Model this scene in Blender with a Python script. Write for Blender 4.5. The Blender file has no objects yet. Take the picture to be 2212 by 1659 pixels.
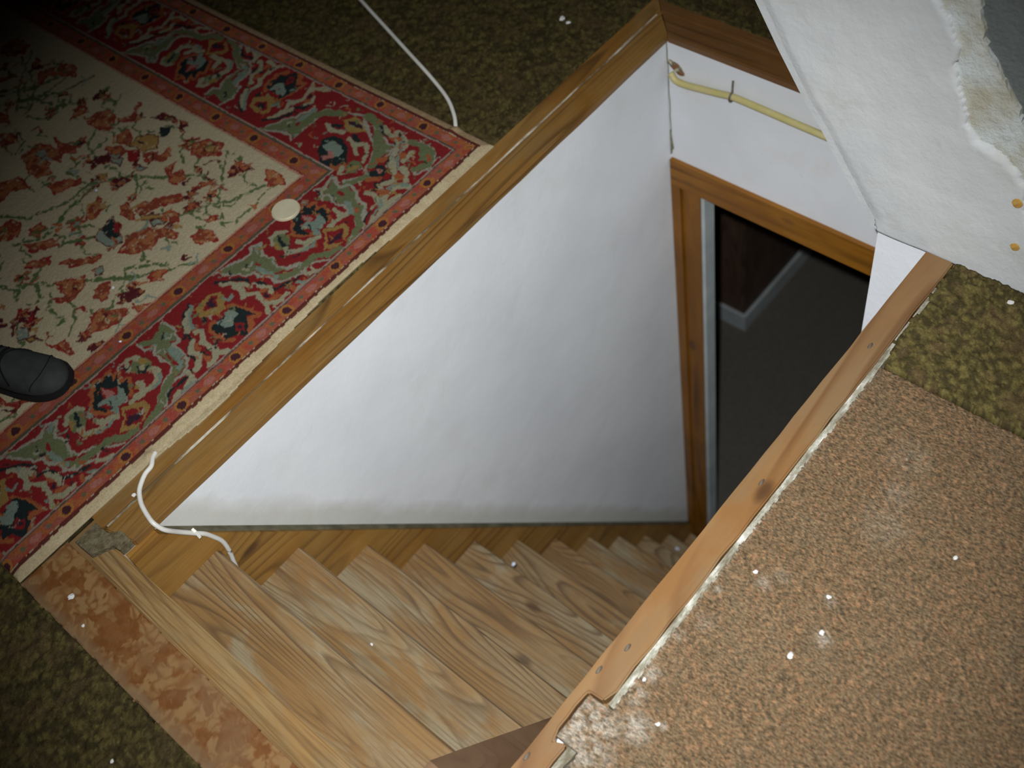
"""Attic stairwell seen from above, lit by the camera flash."""
import bpy, bmesh, math, random, json
import numpy as np
from mathutils import Vector, Matrix, noise as mnoise
random.seed(7)
rng = np.random.default_rng(7)
S = bpy.context.scene
C = S.collection

# ------------------------------------------------------------------ camera, light, exposure
RIGHT = Vector((0.6430724, -0.7507095, -0.1513045))
DOWN = Vector((-0.6749654, -0.4622820, -0.5750801))
FWD = Vector((0.3617727, 0.4719435, -0.8039837))
CAM = Vector((-0.0608699, -1.2934437, 1.6195553))
cam_d = bpy.data.cameras.new('camera')
cam = bpy.data.objects.new('camera', cam_d)
C.objects.link(cam)
UP = -DOWN
cam.matrix_world = Matrix(((RIGHT.x, UP.x, -FWD.x, CAM.x), (RIGHT.y, UP.y, -FWD.y, CAM.y), (RIGHT.z, UP.z, -FWD.z, CAM.z), (0, 0, 0, 1)))
cam_d.sensor_width = 36.0
cam_d.lens = 39.06
cam_d.clip_start = 0.02
cam_d.dof.use_dof = True
cam_d.dof.focus_distance = 1.95
cam_d.dof.aperture_fstop = 3.0
S.camera = cam

S.view_settings.view_transform = 'Standard'
S.view_settings.look = 'None'
S.view_settings.gamma = 1.0
S.view_settings.exposure = 0.0
S.view_settings.use_curve_mapping = False

w = bpy.data.worlds.new('world'); S.world = w
w.use_nodes = True
w.node_tree.nodes['Background'].inputs[0].default_value = (0.8, 0.88, 1.0, 1)
w.node_tree.nodes['Background'].inputs[1].default_value = 0.02

# the flash of the camera: a small bright source just up and left of the lens
fl_d = bpy.data.lights.new('camera_flash', 'SPOT')
fl = bpy.data.objects.new('camera_flash', fl_d); C.objects.link(fl)
fl.location = CAM - RIGHT * 0.05 + UP * 0.065
aim = (FWD + RIGHT * 0.07 + DOWN * 0.09).normalized()
fl.rotation_euler = aim.to_track_quat('-Z', 'Y').to_euler()
fl_d.energy = 294.0
fl_d.color = (0.97, 1.0, 0.99)
fl_d.shadow_soft_size = 0.012
fl_d.spot_size = math.radians(70)
fl_d.spot_blend = 1.0

# ------------------------------------------------------------------ helpers
def tag(o, label=None, cat=None, group=None, kind=None):
    if label: o['label'] = label
    if cat: o['category'] = cat
    if group: o['group'] = group
    if kind: o['kind'] = kind
    return o
def empty(name, loc, label, cat, group=None):
    o = bpy.data.objects.new(name, None); C.objects.link(o); o.location = loc
    o.empty_display_size = .05
    return tag(o, label, cat, group)
def link(name, me, mat=None, parent=None, loc=None, smooth=False):
    o = bpy.data.objects.new(name, me); C.objects.link(o)
    if mat: me.materials.append(mat)
    if parent:
        o.parent = parent
        pl = Vector(parent.matrix_basis.translation)
        o.location = (Vector(loc) if loc is not None else Vector((0, 0, 0))) - pl
    elif loc is not None: o.location = loc
    if smooth:
        for p in me.polygons: p.use_smooth = True
    return o
def bm_obj(name, bm, mat=None, parent=None, loc=None, smooth=False):
    me = bpy.data.meshes.new(name); bm.normal_update(); bm.to_mesh(me); bm.free()
    return link(name, me, mat, parent, loc, smooth)
def box(bm, x0, x1, y0, y1, z0, z1):
    v = [bm.verts.new((x, y, z)) for x in (x0, x1) for y in (y0, y1) for z in (z0, z1)]
    for f in ((0, 1, 3, 2), (4, 6, 7, 5), (0, 4, 5, 1), (2, 3, 7, 6), (0, 2, 6, 4), (1, 5, 7, 3)):
        bm.faces.new([v[i] for i in f])
    return v
def prism(bm, pts, axis, a, b):
    """extrude a 2D outline along an axis (0 x, 1 y, 2 z); the 2D coordinates are the other two in order"""
    def mk(p, t):
        if axis == 0: return (t, p[0], p[1])
        if axis == 1: return (p[0], t, p[1])
        return (p[0], p[1], t)
    A = [bm.verts.new(mk(p, a)) for p in pts]; B = [bm.verts.new(mk(p, b)) for p in pts]
    fa = bm.faces.new(A); fb = bm.faces.new(B[::-1])
    n = len(pts)
    for i in range(n): bm.faces.new((A[i], B[i], B[(i + 1) % n], A[(i + 1) % n]))
    bmesh.ops.recalc_face_normals(bm, faces=bm.faces)
    return fa, fb
def bevel(bm, w_=.002, seg=2):
    es = [e for e in bm.edges if len(e.link_faces) == 2 and e.calc_face_angle(0) > .5]
    bmesh.ops.bevel(bm, geom=es, offset=w_, segments=seg, affect='EDGES', clamp_overlap=True)
def catmull(pts, n=8):
    P = [Vector(p) for p in pts]; P = [P[0] * 2 - P[1]] + P + [P[-1] * 2 - P[-2]]
    out = []
    for i in range(1, len(P) - 2):
        for k in range(n):
            t = k / n
            out.append(.5 * ((2 * P[i]) + (P[i + 1] - P[i - 1]) * t + (2 * P[i - 1] - 5 * P[i] + 4 * P[i + 1] - P[i + 2]) * t * t + (3 * P[i] - P[i - 1] - 3 * P[i + 1] + P[i + 2]) * t ** 3))
    out.append(P[-2]); return out
def tube(bm, pts, r, seg=12):
    n = len(pts); rings = []
    ref = Vector((0, 0, 1))
    for i, p in enumerate(pts):
        t = (pts[min(i + 1, n - 1)] - pts[max(i - 1, 0)]).normalized()
        a = t.cross(ref)
        if a.length < .1: a = t.cross(Vector((1, 0, 0)))
        a.normalize(); b = t.cross(a).normalized(); ref = -b if False else b.cross(t) * 0 + ref
        rings.append([bm.verts.new(p + (a * math.cos(2 * math.pi * k / seg) + b * math.sin(2 * math.pi * k / seg)) * r) for k in range(seg)])
    for i in range(n - 1):
        for k in range(seg):
            bm.faces.new((rings[i][k], rings[i][(k + 1) % seg], rings[i + 1][(k + 1) % seg], rings[i + 1][k]))
    bm.faces.new(rings[0][::-1]); bm.faces.new(rings[-1])
    bmesh.ops.recalc_face_normals(bm, faces=bm.faces)
def srgb(r, g, b):
    f = lambda c: (c / 255 / 12.92) if c / 255 <= .04045 else ((c / 255 + .055) / 1.055) ** 2.4
    return (f(r), f(g), f(b), 1)

# ------------------------------------------------------------------ materials
class NT:
    def __init__(s, name, rough=.8, spec=.3):
        s.m = bpy.data.materials.new(name); s.m.use_nodes = True
        s.t = s.m.node_tree; s.b = s.t.nodes['Principled BSDF']
        s.b.inputs['Roughness'].default_value = rough
        s.b.inputs['Specular IOR Level'].default_value = spec
        s.tc = s.t.nodes.new('ShaderNodeTexCoord')
    def n(s, typ, **kw):
        nd = s.t.nodes.new(typ)
        for k, v in kw.items(): setattr(nd, k, v)
        return nd
    def l(s, a, b): s.t.links.new(a, b)
    def map(s, scale=(1, 1, 1), loc=(0, 0, 0), src=None, rot=(0, 0, 0)):
        mp = s.n('ShaderNodeMapping'); mp.inputs['Scale'].default_value = scale
        mp.inputs['Location'].default_value = loc; mp.inputs['Rotation'].default_value = rot
        s.l(src or s.tc.outputs['Object'], mp.inputs['Vector']); return mp.outputs[0]
    def noise(s, vec, scale, detail=4, rough=.55, dist=0):
        nd = s.n('ShaderNodeTexNoise'); nd.inputs['Scale'].default_value = scale
        nd.inputs['Detail'].default_value = detail; nd.inputs['Roughness'].default_value = rough
        nd.inputs['Distortion'].default_value = dist
        s.l(vec, nd.inputs['Vector']); return nd.outputs['Fac']
    def ramp(s, fac, stops, interp='LINEAR'):
        r = s.n('ShaderNodeValToRGB'); cr = r.color_ramp; cr.interpolation = interp
        while len(cr.elements) < len(stops): cr.elements.new(.5)
        for e, (p, c) in zip(cr.elements, stops): e.position = p; e.color = c if len(c) == 4 else (*c, 1)
        s.l(fac, r.inputs[0]); return r.outputs[0]
    def mix(s, fac, a, b, mode='MIX'):
        m = s.n('ShaderNodeMix', data_type='RGBA', blend_type=mode)
        for sock, v in ((m.inputs[0], fac), (m.inputs[6], a), (m.inputs[7], b)):
            if isinstance(v, (int, float)): sock.default_value = v
            elif isinstance(v, tuple): sock.default_value = v
            else: s.l(v, sock)
        return m.outputs[2]
    def math(s, op, a, b=0.0):
        m = s.n('ShaderNodeMath', operation=op)
        for sock, v in ((m.inputs[0], a), (m.inputs[1], b)):
            if isinstance(v, (int, float)): sock.default_value = v
            else: s.l(v, sock)
        return m.outputs[0]
    def col(s, c): s.l(c, s.b.inputs['Base Color']) if not isinstance(c, tuple) else setattr(s.b.inputs['Base Color'], 'default_value', c)
    def bump(s, h, strength=.3, dist=.002):
        b = s.n('ShaderNodeBump'); b.inputs['Strength'].default_value = strength; b.inputs['Distance'].default_value = dist
        s.l(h, b.inputs['Height']); s.l(b.outputs[0], s.b.inputs['Normal'])

BW = lambda v: (v, v, v, 1)
def wood(name, base, warm, pale, line, axis='Y', ring=1.0, worn=.5, rough=.5, fine=.35, k=(1, 1, 1)):
    """softwood: grain along an axis, growth rings, knots, worn pale patches"""
    base, warm, pale, line = [tuple(c[i] * k[i] for i in range(3)) + (1,) for c in (base, warm, pale, line)]
    t = NT(name, rough, .35)
    oi = t.n('ShaderNodeObjectInfo')
    off = t.n('ShaderNodeCombineXYZ')
    t.l(t.math('MULTIPLY', oi.outputs['Random'], 7.3), off.inputs[0]); t.l(t.math('MULTIPLY', oi.outputs['Random'], 13.1), off.inputs[1]); t.l(t.math('MULTIPLY', oi.outputs['Random'], 3.7), off.inputs[2])
    ad = t.n('ShaderNodeVectorMath', operation='ADD'); t.l(t.tc.outputs['Object'], ad.inputs[0]); t.l(off.outputs[0], ad.inputs[1])
    v = ad.outputs[0]
    sc = {'X': (.12, 1, 1), 'Y': (1, .12, 1), 'Z': (1, 1, .12)}[axis]
    sl = {'X': (.03, 1, 1), 'Y': (1, .03, 1), 'Z': (1, 1, .03)}[axis]
    st = t.map(sc, src=v)
    # growth rings: contour lines of a stretched noise field
    h = t.noise(st, 7.0 * ring, 1.5, .45, .25)
    rings = t.math('FRACT', t.math('MULTIPLY', h, 34.0 if 'tread' in name else 24.0))
    rl = t.ramp(rings, [(0, BW(0)), (.55, BW(.15)), (.86, BW(1)), (.93, BW(.6)), (1, BW(0))])
    zone = t.ramp(t.noise(t.map({'X': (.35, 1, 1), 'Y': (1, .35, 1), 'Z': (1, 1, .35)}[axis], src=v), 6, 2), [(.38, BW(.15)), (.58, BW(1))])
    fl_ = t.noise(t.map(sl, src=v), 190, 3, .6)
    patch = t.noise(t.map({'X': (.4, 1, 1), 'Y': (1, .4, 1), 'Z': (1, 1, .4)}[axis], src=v), 9, 5, .6, .4)
    c = t.mix(t.ramp(patch, [(.40, BW(0)), (.58, BW(1))]), base, warm)
    p2 = t.noise(t.map({'X': (.3, 1, 1), 'Y': (1, .3, 1), 'Z': (1, 1, .3)}[axis], (3, 5, 1), src=v), 11, 5, .6, .6)
    c = t.mix(t.math('MULTIPLY', t.ramp(p2, [(.50, BW(0)), (.62, BW(1))]), worn), c, pale)
    c = t.mix(t.math('MULTIPLY', t.math('MULTIPLY', rl, zone), .9), c, line)
    c = t.mix(t.math('MULTIPLY', t.ramp(fl_, [(.45, BW(0)), (.7, BW(1))]), fine), c, line)
    vo = t.n('ShaderNodeTexVoronoi'); vo.inputs['Scale'].default_value = 9
    t.l(t.map({'X': (.5, 1, 1), 'Y': (1, .5, 1), 'Z': (1, 1, .5)}[axis], src=v), vo.inputs['Vector'])
    kn = t.ramp(vo.outputs['Distance'], [(0, BW(1)), (.07, BW(.8)), (.14, BW(0))])
    sel = t.ramp(t.math('FRACT', t.math('MULTIPLY', t.n('ShaderNodeSeparateColor').outputs[0], 1.0)), [(0, BW(1)), (1, BW(1))])
    sp = t.n('ShaderNodeSeparateColor'); t.l(vo.outputs['Color'], sp.inputs[0])
    sel = t.ramp(sp.outputs[0], [(.62, BW(0)), (.66, BW(1))])
    c = t.mix(t.math('MULTIPLY', t.math('MULTIPLY', kn, sel), .8), c, srgb(62, 40, 26))
    t.col(c)
    t.bump(t.math('ADD', t.math('MULTIPLY', rl, -.4), t.math('MULTIPLY', fl_, .5)), .25, .0012)
    return t.m

M = {}
M['tread'] = wood('tread_pine', srgb(168, 134, 96), srgb(162, 118, 72), srgb(176, 156, 126), srgb(106, 76, 50), 'Y', 1.0, .75, .5, .6, k=(0.61, 0.68, 0.7))
M['riser'] = wood('riser_pine', srgb(150, 108, 62), srgb(140, 96, 50), srgb(160, 132, 92), srgb(100, 66, 36), 'Y', 1.0, .3, .5, k=(0.65, 0.68, 0.62))
M['stringer'] = wood('stringer_pine', srgb(178, 126, 62), srgb(164, 110, 48), srgb(170, 126, 72), srgb(120, 78, 36), 'X', .6, .3, .45, .2, k=(0.68, 0.76, 0.76))
M['stringer_dark'] = wood('brown_varnished_wood', srgb(128, 96, 74), srgb(118, 86, 64), srgb(136, 106, 84), srgb(100, 72, 52), 'X', .5, .2, .45, .15, k=(0.8, 0.85, 0.8))
M['trim_x'] = wood('trim_wood_x', srgb(150, 114, 64), srgb(140, 98, 46), srgb(132, 108, 74), srgb(92, 66, 38), 'X', .7, .5, .4, .3, k=(0.74, 0.72, 0.68))
M['trim_y'] = wood('trim_wood_y', srgb(126, 86, 50), srgb(116, 76, 40), srgb(112, 86, 62), srgb(92, 62, 38), 'Y', .7, .3, .45, .3, k=(0.72, 0.74, 0.7))
M['edge_orange'] = wood('edge_board_wood', srgb(186, 140, 92), srgb(180, 126, 74), srgb(170, 136, 98), srgb(150, 102, 62), 'X', .5, .5, .4, .12, k=(0.46, 0.49, 0.52))
M['landing'] = wood('landing_wood', srgb(184, 144, 96), srgb(180, 130, 76), srgb(172, 148, 110), srgb(128, 92, 58), 'Y', .5, .5, .45, .75, k=(0.55, 0.6, 0.6))
M['frame_z'] = wood('frame_wood_z', srgb(152, 102, 46), srgb(136, 88, 34), srgb(140, 98, 52), srgb(86, 54, 24), 'Z', .5, .3, .4, .3, k=(0.76, 0.70, 0.28))
M['frame_y'] = wood('frame_wood_y', srgb(158, 108, 50), srgb(142, 92, 38), srgb(150, 106, 56), srgb(94, 60, 28), 'Y', .5, .3, .4, .3, k=(0.76, 0.70, 0.28))
M['panel'] = wood('brown_panelling', srgb(104, 80, 66), srgb(92, 68, 54), srgb(112, 88, 72), srgb(66, 48, 38), 'Z', .6, .3, .6, .5, k=(0.6, 0.6, 0.6))

def plaster(name, c0, c1, dirt, dscale=5.0, dirt_amt=.5, bump=.25):
    t = NT(name, .85, .15)
    o = t.tc.outputs['Object']
    c = t.mix(t.ramp(t.noise(o, 3.5, 3), [(.35, BW(0)), (.65, BW(1))]), c0, c1)
    d = t.ramp(t.noise(o, dscale, 6, .65, .3), [(.56, BW(0)), (.74, BW(1))])
    c = t.mix(t.math('MULTIPLY', d, dirt_amt), c, dirt)
    sp = t.ramp(t.noise(o, 60, 2), [(.70, BW(0)), (.76, BW(1))])
    c = t.mix(t.math('MULTIPLY', sp, .12), c, srgb(120, 118, 112))
    t.col(c)
    t.bump(t.math('ADD', t.noise(o, 14, 5, .6), t.math('MULTIPLY', t.noise(o, 90, 3), .15)), bump, .006)
    return t
WH = plaster('white_plaster', srgb(222, 224, 228), srgb(214, 216, 221), srgb(196, 194, 184), 5, .3, .22)
# grimy lower edge that follows the slope of the stairs (dirt of the wall itself)
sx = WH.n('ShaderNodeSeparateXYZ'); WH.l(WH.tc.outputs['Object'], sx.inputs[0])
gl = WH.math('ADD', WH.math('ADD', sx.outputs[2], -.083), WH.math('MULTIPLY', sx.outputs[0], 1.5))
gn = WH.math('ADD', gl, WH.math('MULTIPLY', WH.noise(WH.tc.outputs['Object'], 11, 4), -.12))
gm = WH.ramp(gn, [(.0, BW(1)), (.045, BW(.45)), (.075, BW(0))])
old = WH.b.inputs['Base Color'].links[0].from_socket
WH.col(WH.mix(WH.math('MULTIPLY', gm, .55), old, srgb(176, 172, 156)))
M['white'] = WH.m
M['white_far'] = plaster('white_plaster_cool', srgb(214, 215, 220), srgb(206, 207, 211), srgb(196, 192, 178), 6, .4, .2).m
M['stack'] = plaster('chimney_white_plaster', srgb(198, 200, 201), srgb(190, 192, 195), srgb(178, 176, 160), 9, .5, .6).m
M['pier'] = plaster('pier_white', srgb(228, 230, 236), srgb(222, 224, 230), srgb(200, 200, 198), 6, .3, .35).m
t = NT('bare_plaster', .9, .1); o_ = t.tc.outputs['Object']
t.col(t.mix(t.ramp(t.noise(o_, 12, 5), [(.4, BW(0)), (.6, BW(1))]), srgb(176, 172, 156), srgb(198, 204, 204))); t.bump(t.noise(o_, 40, 5, .7), .8, .008); M['bare'] = t.m
t = NT('grey_cement', .9, .1); o_ = t.tc.outputs['Object']
t.col(t.mix(t.noise(o_, 9, 6), srgb(92, 98, 98), srgb(120, 126, 124))); t.bump(t.noise(o_, 30, 6, .7), .8, .01); M['cement'] = t.m
t = NT('old_filler', .9, .1); o_ = t.tc.outputs['Object']
t.col(t.ramp(t.noise(o_, 55, 4), [(.36, srgb(150, 84, 66)), (.5, srgb(96, 84, 58)), (.66, srgb(186, 180, 160))])); t.bump(t.noise(o_, 90, 4), 1, .004); M['filler'] = t.m

def simple(name, c, rough=.6, spec=.3, c2=None, scale=20, bump=0):
    t = NT(name, rough, spec); o = t.tc.outputs['Object']
    if c2: t.col(t.mix(t.ramp(t.noise(o, scale, 4), [(.35, BW(0)), (.65, BW(1))]), c, c2))
    else: t.col(c)
    if bump: t.bump(t.noise(o, scale * 3, 4), bump, .003)
    return t.m
M['cable'] = simple('cable_plastic', srgb(214, 212, 206), .4, .4, srgb(200, 196, 190), 14)
M['pipe'] = simple('pipe_paint', srgb(170, 160, 102), .45, .35, srgb(178, 166, 118), 30)
M['metal'] = simple('dull_metal', srgb(96, 94, 84), .45, .5, srgb(70, 66, 58), 60)
M['nail'] = simple('nail_steel', srgb(104, 92, 78), .6, .4, srgb(70, 58, 46), 300)
M['disc'] = simple('disc_plastic', srgb(186, 178, 152), .45, .4, srgb(178, 170, 144), 30)
M['crumb'] = simple('plaster_crumb', srgb(204, 202, 200), .9, .1)
M['chip_blue'] = simple('plaster_crumb_bluish', srgb(196, 206, 226), .7, .2)
M['skirt'] = simple('grey_skirting_paint', srgb(166, 172, 174), .5, .3, srgb(150, 156, 158), 8)
M['whitewood'] = simple('grey_white_paint', srgb(184, 190, 192), .5, .3, srgb(160, 168, 168), 8)
M['room'] = simple('room_wall', srgb(150, 146, 138), .9, .1, srgb(140, 136, 128), 3)
M['shoe'] = simple('black_leather', srgb(54, 56, 56), .8, .15, srgb(46, 48, 48), 40, .2)
M['sole'] = simple('black_rubber', srgb(26, 26, 27), .7, .2)
M['lace'] = simple('black_lace', srgb(20, 20, 21), .8, .1)
t = NT('seam_filler', .9, .1); o_ = t.tc.outputs['Object']
t.col(t.ramp(t.noise(t.map((.35, 1, 1)), 60, 5, .7), [(.36, srgb(104, 96, 80)), (.52, srgb(148, 144, 130)), (.68, srgb(206, 204, 198))])); t.bump(t.noise(o_, 80, 5), .9, .004); M['seam'] = t.m
t = NT('seam_dark', .9, .1); o_ = t.tc.outputs['Object']
t.col(t.ramp(t.noise(t.map((.3, 1, 1)), 26, 4, .7), [(.46, srgb(96, 80, 56)), (.66, srgb(186, 180, 166))])); M['seam2'] = t.m

def vcol(name, rough=.95, bscale=260, bstr=.5, mul=.25, ns=220):
    t = NT(name, rough, .05)
    a = t.n('ShaderNodeAttribute'); a.attribute_name = 'Col'
    n_ = t.noise(t.tc.outputs['Object'], ns, 2)
    t.col(t.mix(mul, a.outputs['Color'], t.mix(1.0, a.outputs['Color'], t.ramp(n_, [(.3, BW(.25)), (.7, BW(1.6))]), 'MULTIPLY')))
    t.bump(t.noise(t.tc.outputs['Object'], bscale, 2), bstr, .003)
    return t.m
M['rug'] = vcol('rug_wool', .95, 320, .4, .22, 320)
M['vc'] = vcol('carpet_pile', .97, 220, .6, .35, 300)

t = NT('cord_carpet', .9, .08)
a_ = t.n('ShaderNodeAttribute'); a_.attribute_name = 'Col'
mv = t.map((1, .45, 1), rot=(0, 0, math.radians(52)))
n1_ = t.noise(mv, 300, 3, .7); n2_ = t.noise(t.map((1, .5, 1), (4, 2, 0), rot=(0, 0, math.radians(52))), 210, 2, .6)
c_ = t.mix(.85, a_.outputs['Color'], t.mix(1.0, a_.outputs['Color'], t.ramp(n1_, [(.32, BW(.28)), (.5, BW(.95)), (.68, BW(1.75))]), 'MULTIPLY'))
c_ = t.mix(t.math('MULTIPLY', t.ramp(n2_, [(.58, BW(0)), (.70, BW(1))]), .55), c_, srgb(144, 102, 74))
t.col(c_); t.bump(n1_, .9, .003); M['cord'] = t.m

# ------------------------------------------------------------------ grids with colour attribute
def grid_obj(name, x0, x1, y0, y1, cell, zfun, colfun, mat, keep=None, base=None, skirt=True):
    nx = int(round((x1 - x0) / cell)) + 1; ny = int(round((y1 - y0) / cell)) + 1
    xs = np.linspace(x0, x1, nx); ys = np.linspace(y0, y1, ny)
    X, Y = np.meshgrid(xs, ys, indexing='ij')
    Z = zfun(X, Y); Cc = colfun(X, Y)
    idx = np.arange(nx * ny).reshape(nx, ny)
    q = np.stack([idx[:-1, :-1], idx[1:, :-1], idx[1:, 1:], idx[:-1, 1:]], -1).reshape(-1, 4)
    if keep is not None:
        K = keep(X, Y)
        k4 = (K[:-1, :-1] & K[1:, :-1] & K[1:, 1:] & K[:-1, 1:]).reshape(-1)
        q = q[k4]
    co = np.stack([X, Y, Z], -1).reshape(-1, 3)
    cols = np.concatenate([Cc.reshape(-1, 3), np.ones((nx * ny, 1))], 1)
    if skirt and base is not None:
        # drop the outline to the base so the sheet has real thickness
        ed = {}
        e = np.concatenate([q[:, [0, 1]], q[:, [1, 2]], q[:, [2, 3]], q[:, [3, 0]]])
        key = np.sort(e, 1); kk = key[:, 0].astype(np.int64) * (nx * ny) + key[:, 1]
        u, inv, cnt = np.unique(kk, return_inverse=True, return_counts=True)
        be = e[cnt[inv] == 1]
        bv = np.unique(be); remap = {int(b): nx * ny + i for i, b in enumerate(bv)}
        low = co[bv].copy(); low[:, 2] = base
        co = np.concatenate([co, low]); cols = np.concatenate([cols, cols[bv] * [.6, .6, .6, 1]])
        sk = np.array([[int(a), remap[int(a)], remap[int(b)], int(b)] for a, b in be])
        q = np.concatenate([q, sk])
    used = np.unique(q); rm = -np.ones(len(co), dtype=np.int64); rm[used] = np.arange(len(used))
    co = co[used]; cols = cols[used]; q = rm[q]
    me = bpy.data.meshes.new(name)
    me.vertices.add(len(co)); me.vertices.foreach_set('co', co.astype(np.float32).ravel())
    me.loops.add(q.size); me.loops.foreach_set('vertex_index', q.astype(np.int32).ravel())
    me.polygons.add(len(q)); me.polygons.foreach_set('loop_start', np.arange(0, q.size, 4, dtype=np.int32)); me.polygons.foreach_set('loop_total', np.full(len(q), 4, dtype=np.int32))
    me.update(calc_edges=True); me.validate()
    a = me.color_attributes.new('Col', 'FLOAT_COLOR', 'POINT'); a.data.foreach_set('color', cols.astype(np.float32).ravel())
    me.polygons.foreach_set('use_smooth', np.ones(len(me.polygons), dtype=bool))
    return link(name, me, mat)
def vnoise(X, Y, s, seed, oct_=3):
    """value noise, numpy"""
    r = np.random.default_rng(seed); G = r.random((256, 256)); out = np.zeros_like(X); amp = 1; tot = 0
    for o in range(oct_):
        u = X * s + 31.7 * (o + 1); v = Y * s + 17.3 * (o + 1)
        i = np.floor(u).astype(int); j = np.floor(v).astype(int); fu = u - i; fv = v - j
        fu = fu * fu * (3 - 2 * fu); fv = fv * fv * (3 - 2 * fv)
        g = lambda a, b: G[a % 256, b % 256]
        out += amp * ((g(i, j) * (1 - fu) + g(i + 1, j) * fu) * (1 - fv) + (g(i, j + 1) * (1 - fu) + g(i + 1, j + 1) * fu) * fv)
        tot += amp; amp *= .55; s *= 2.1
    return out / tot
def lerp3(a, b, t): return a[None, None, :] * (1 - t[..., None]) + b[None, None, :] * t[..., None]
def c3(*c): return np.array(srgb(*c)[:3])

# ------------------------------------------------------------------ measured positions in metres
NAILS = [[0.7515, -0.8159], [0.3935, -0.8129], [0.3394, -0.7997], [1.0894, -0.8162], [0.1725, -0.7963]]
CRUMBS = [(0.3742, 0.5006, 0.012, 0.0045, 'white plaster crumb on the cream field of the rug'), (0.2939, 0.3702, 0.012, 0.003, 'tiny bluish crumb on the inner guard stripe of the rug', 'chip_blue'), (0.5316, 0.7757, 0.012, 0.004, 'bluish crumb on the dim cream field of the rug', 'chip_blue'), (1.2995, -0.9653, 0.005, 0.006, 'white crumb on the olive carpet remnant before the chimney'), (0.5298, -1.0112, -0.002, 0.0055, 'largest white crumb on the brown carpet'), (0.6429, -1.0067, -0.002, 0.004, 'white crumb right of the dust streak on the brown carpet'), (0.8098, -1.1239, -0.002, 0.004, 'white crumb farthest right on the brown carpet'), (0.5869, -1.0291, -0.002, 0.0045, 'crumb at the head of the white smear on the brown carpet'), (0.3272, -0.9176, -0.002, 0.004, 'white crumb on the brown carpet nearest the frame bottom'), (0.3696, -0.8618, -0.002, 0.0035, 'white crumb beside the dusty notch of the edging board'), (0.613, -0.8959, -0.002, 0.004, 'white crumb on the brown carpet beside the filler line'), (-0.1036, -0.0015, -0.002, 0.0065, 'flat pale crumb on the tan floral strip near the rug corner'), (-0.1228, -0.0627, -0.002, 0.0035, 'tiny white crumb on the tan floral strip'), (0.09, 0.0667, 0.001, 0.0045, 'white crumb on the wooden trim beside the white cable'), (-0.23, -0.2943, 0.006, 0.0035, 'pale crumb on the olive carpet near the lower left frame edge'), (1.4271, -0.0786, -2.1794, 0.008, 'bluish-white chip on one of the lowest visible treads', 'chip_blue'), (0.6726, -0.1477, -0.9794, 0.006, 'bluish-white chip on a tread edge midway down the stairs', 'chip_blue'), (0.2052, -0.2971, -0.3794, 0.0035, 'white crumb on an upper tread beside a dark growth ring'), (0.2423, -0.1623, -0.5794, 0.003, 'tiny pale crumb near the nosing of the second tread'), (1.5274, 0.2354, 0.006, 0.009, 'pale fluffy scrap on the dark olive carpet beyond the stairwell'), (1.5236, 0.2143, 0.006, 0.006, 'smaller pale scrap beside the fluffy scrap on the dark carpet')]
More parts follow.
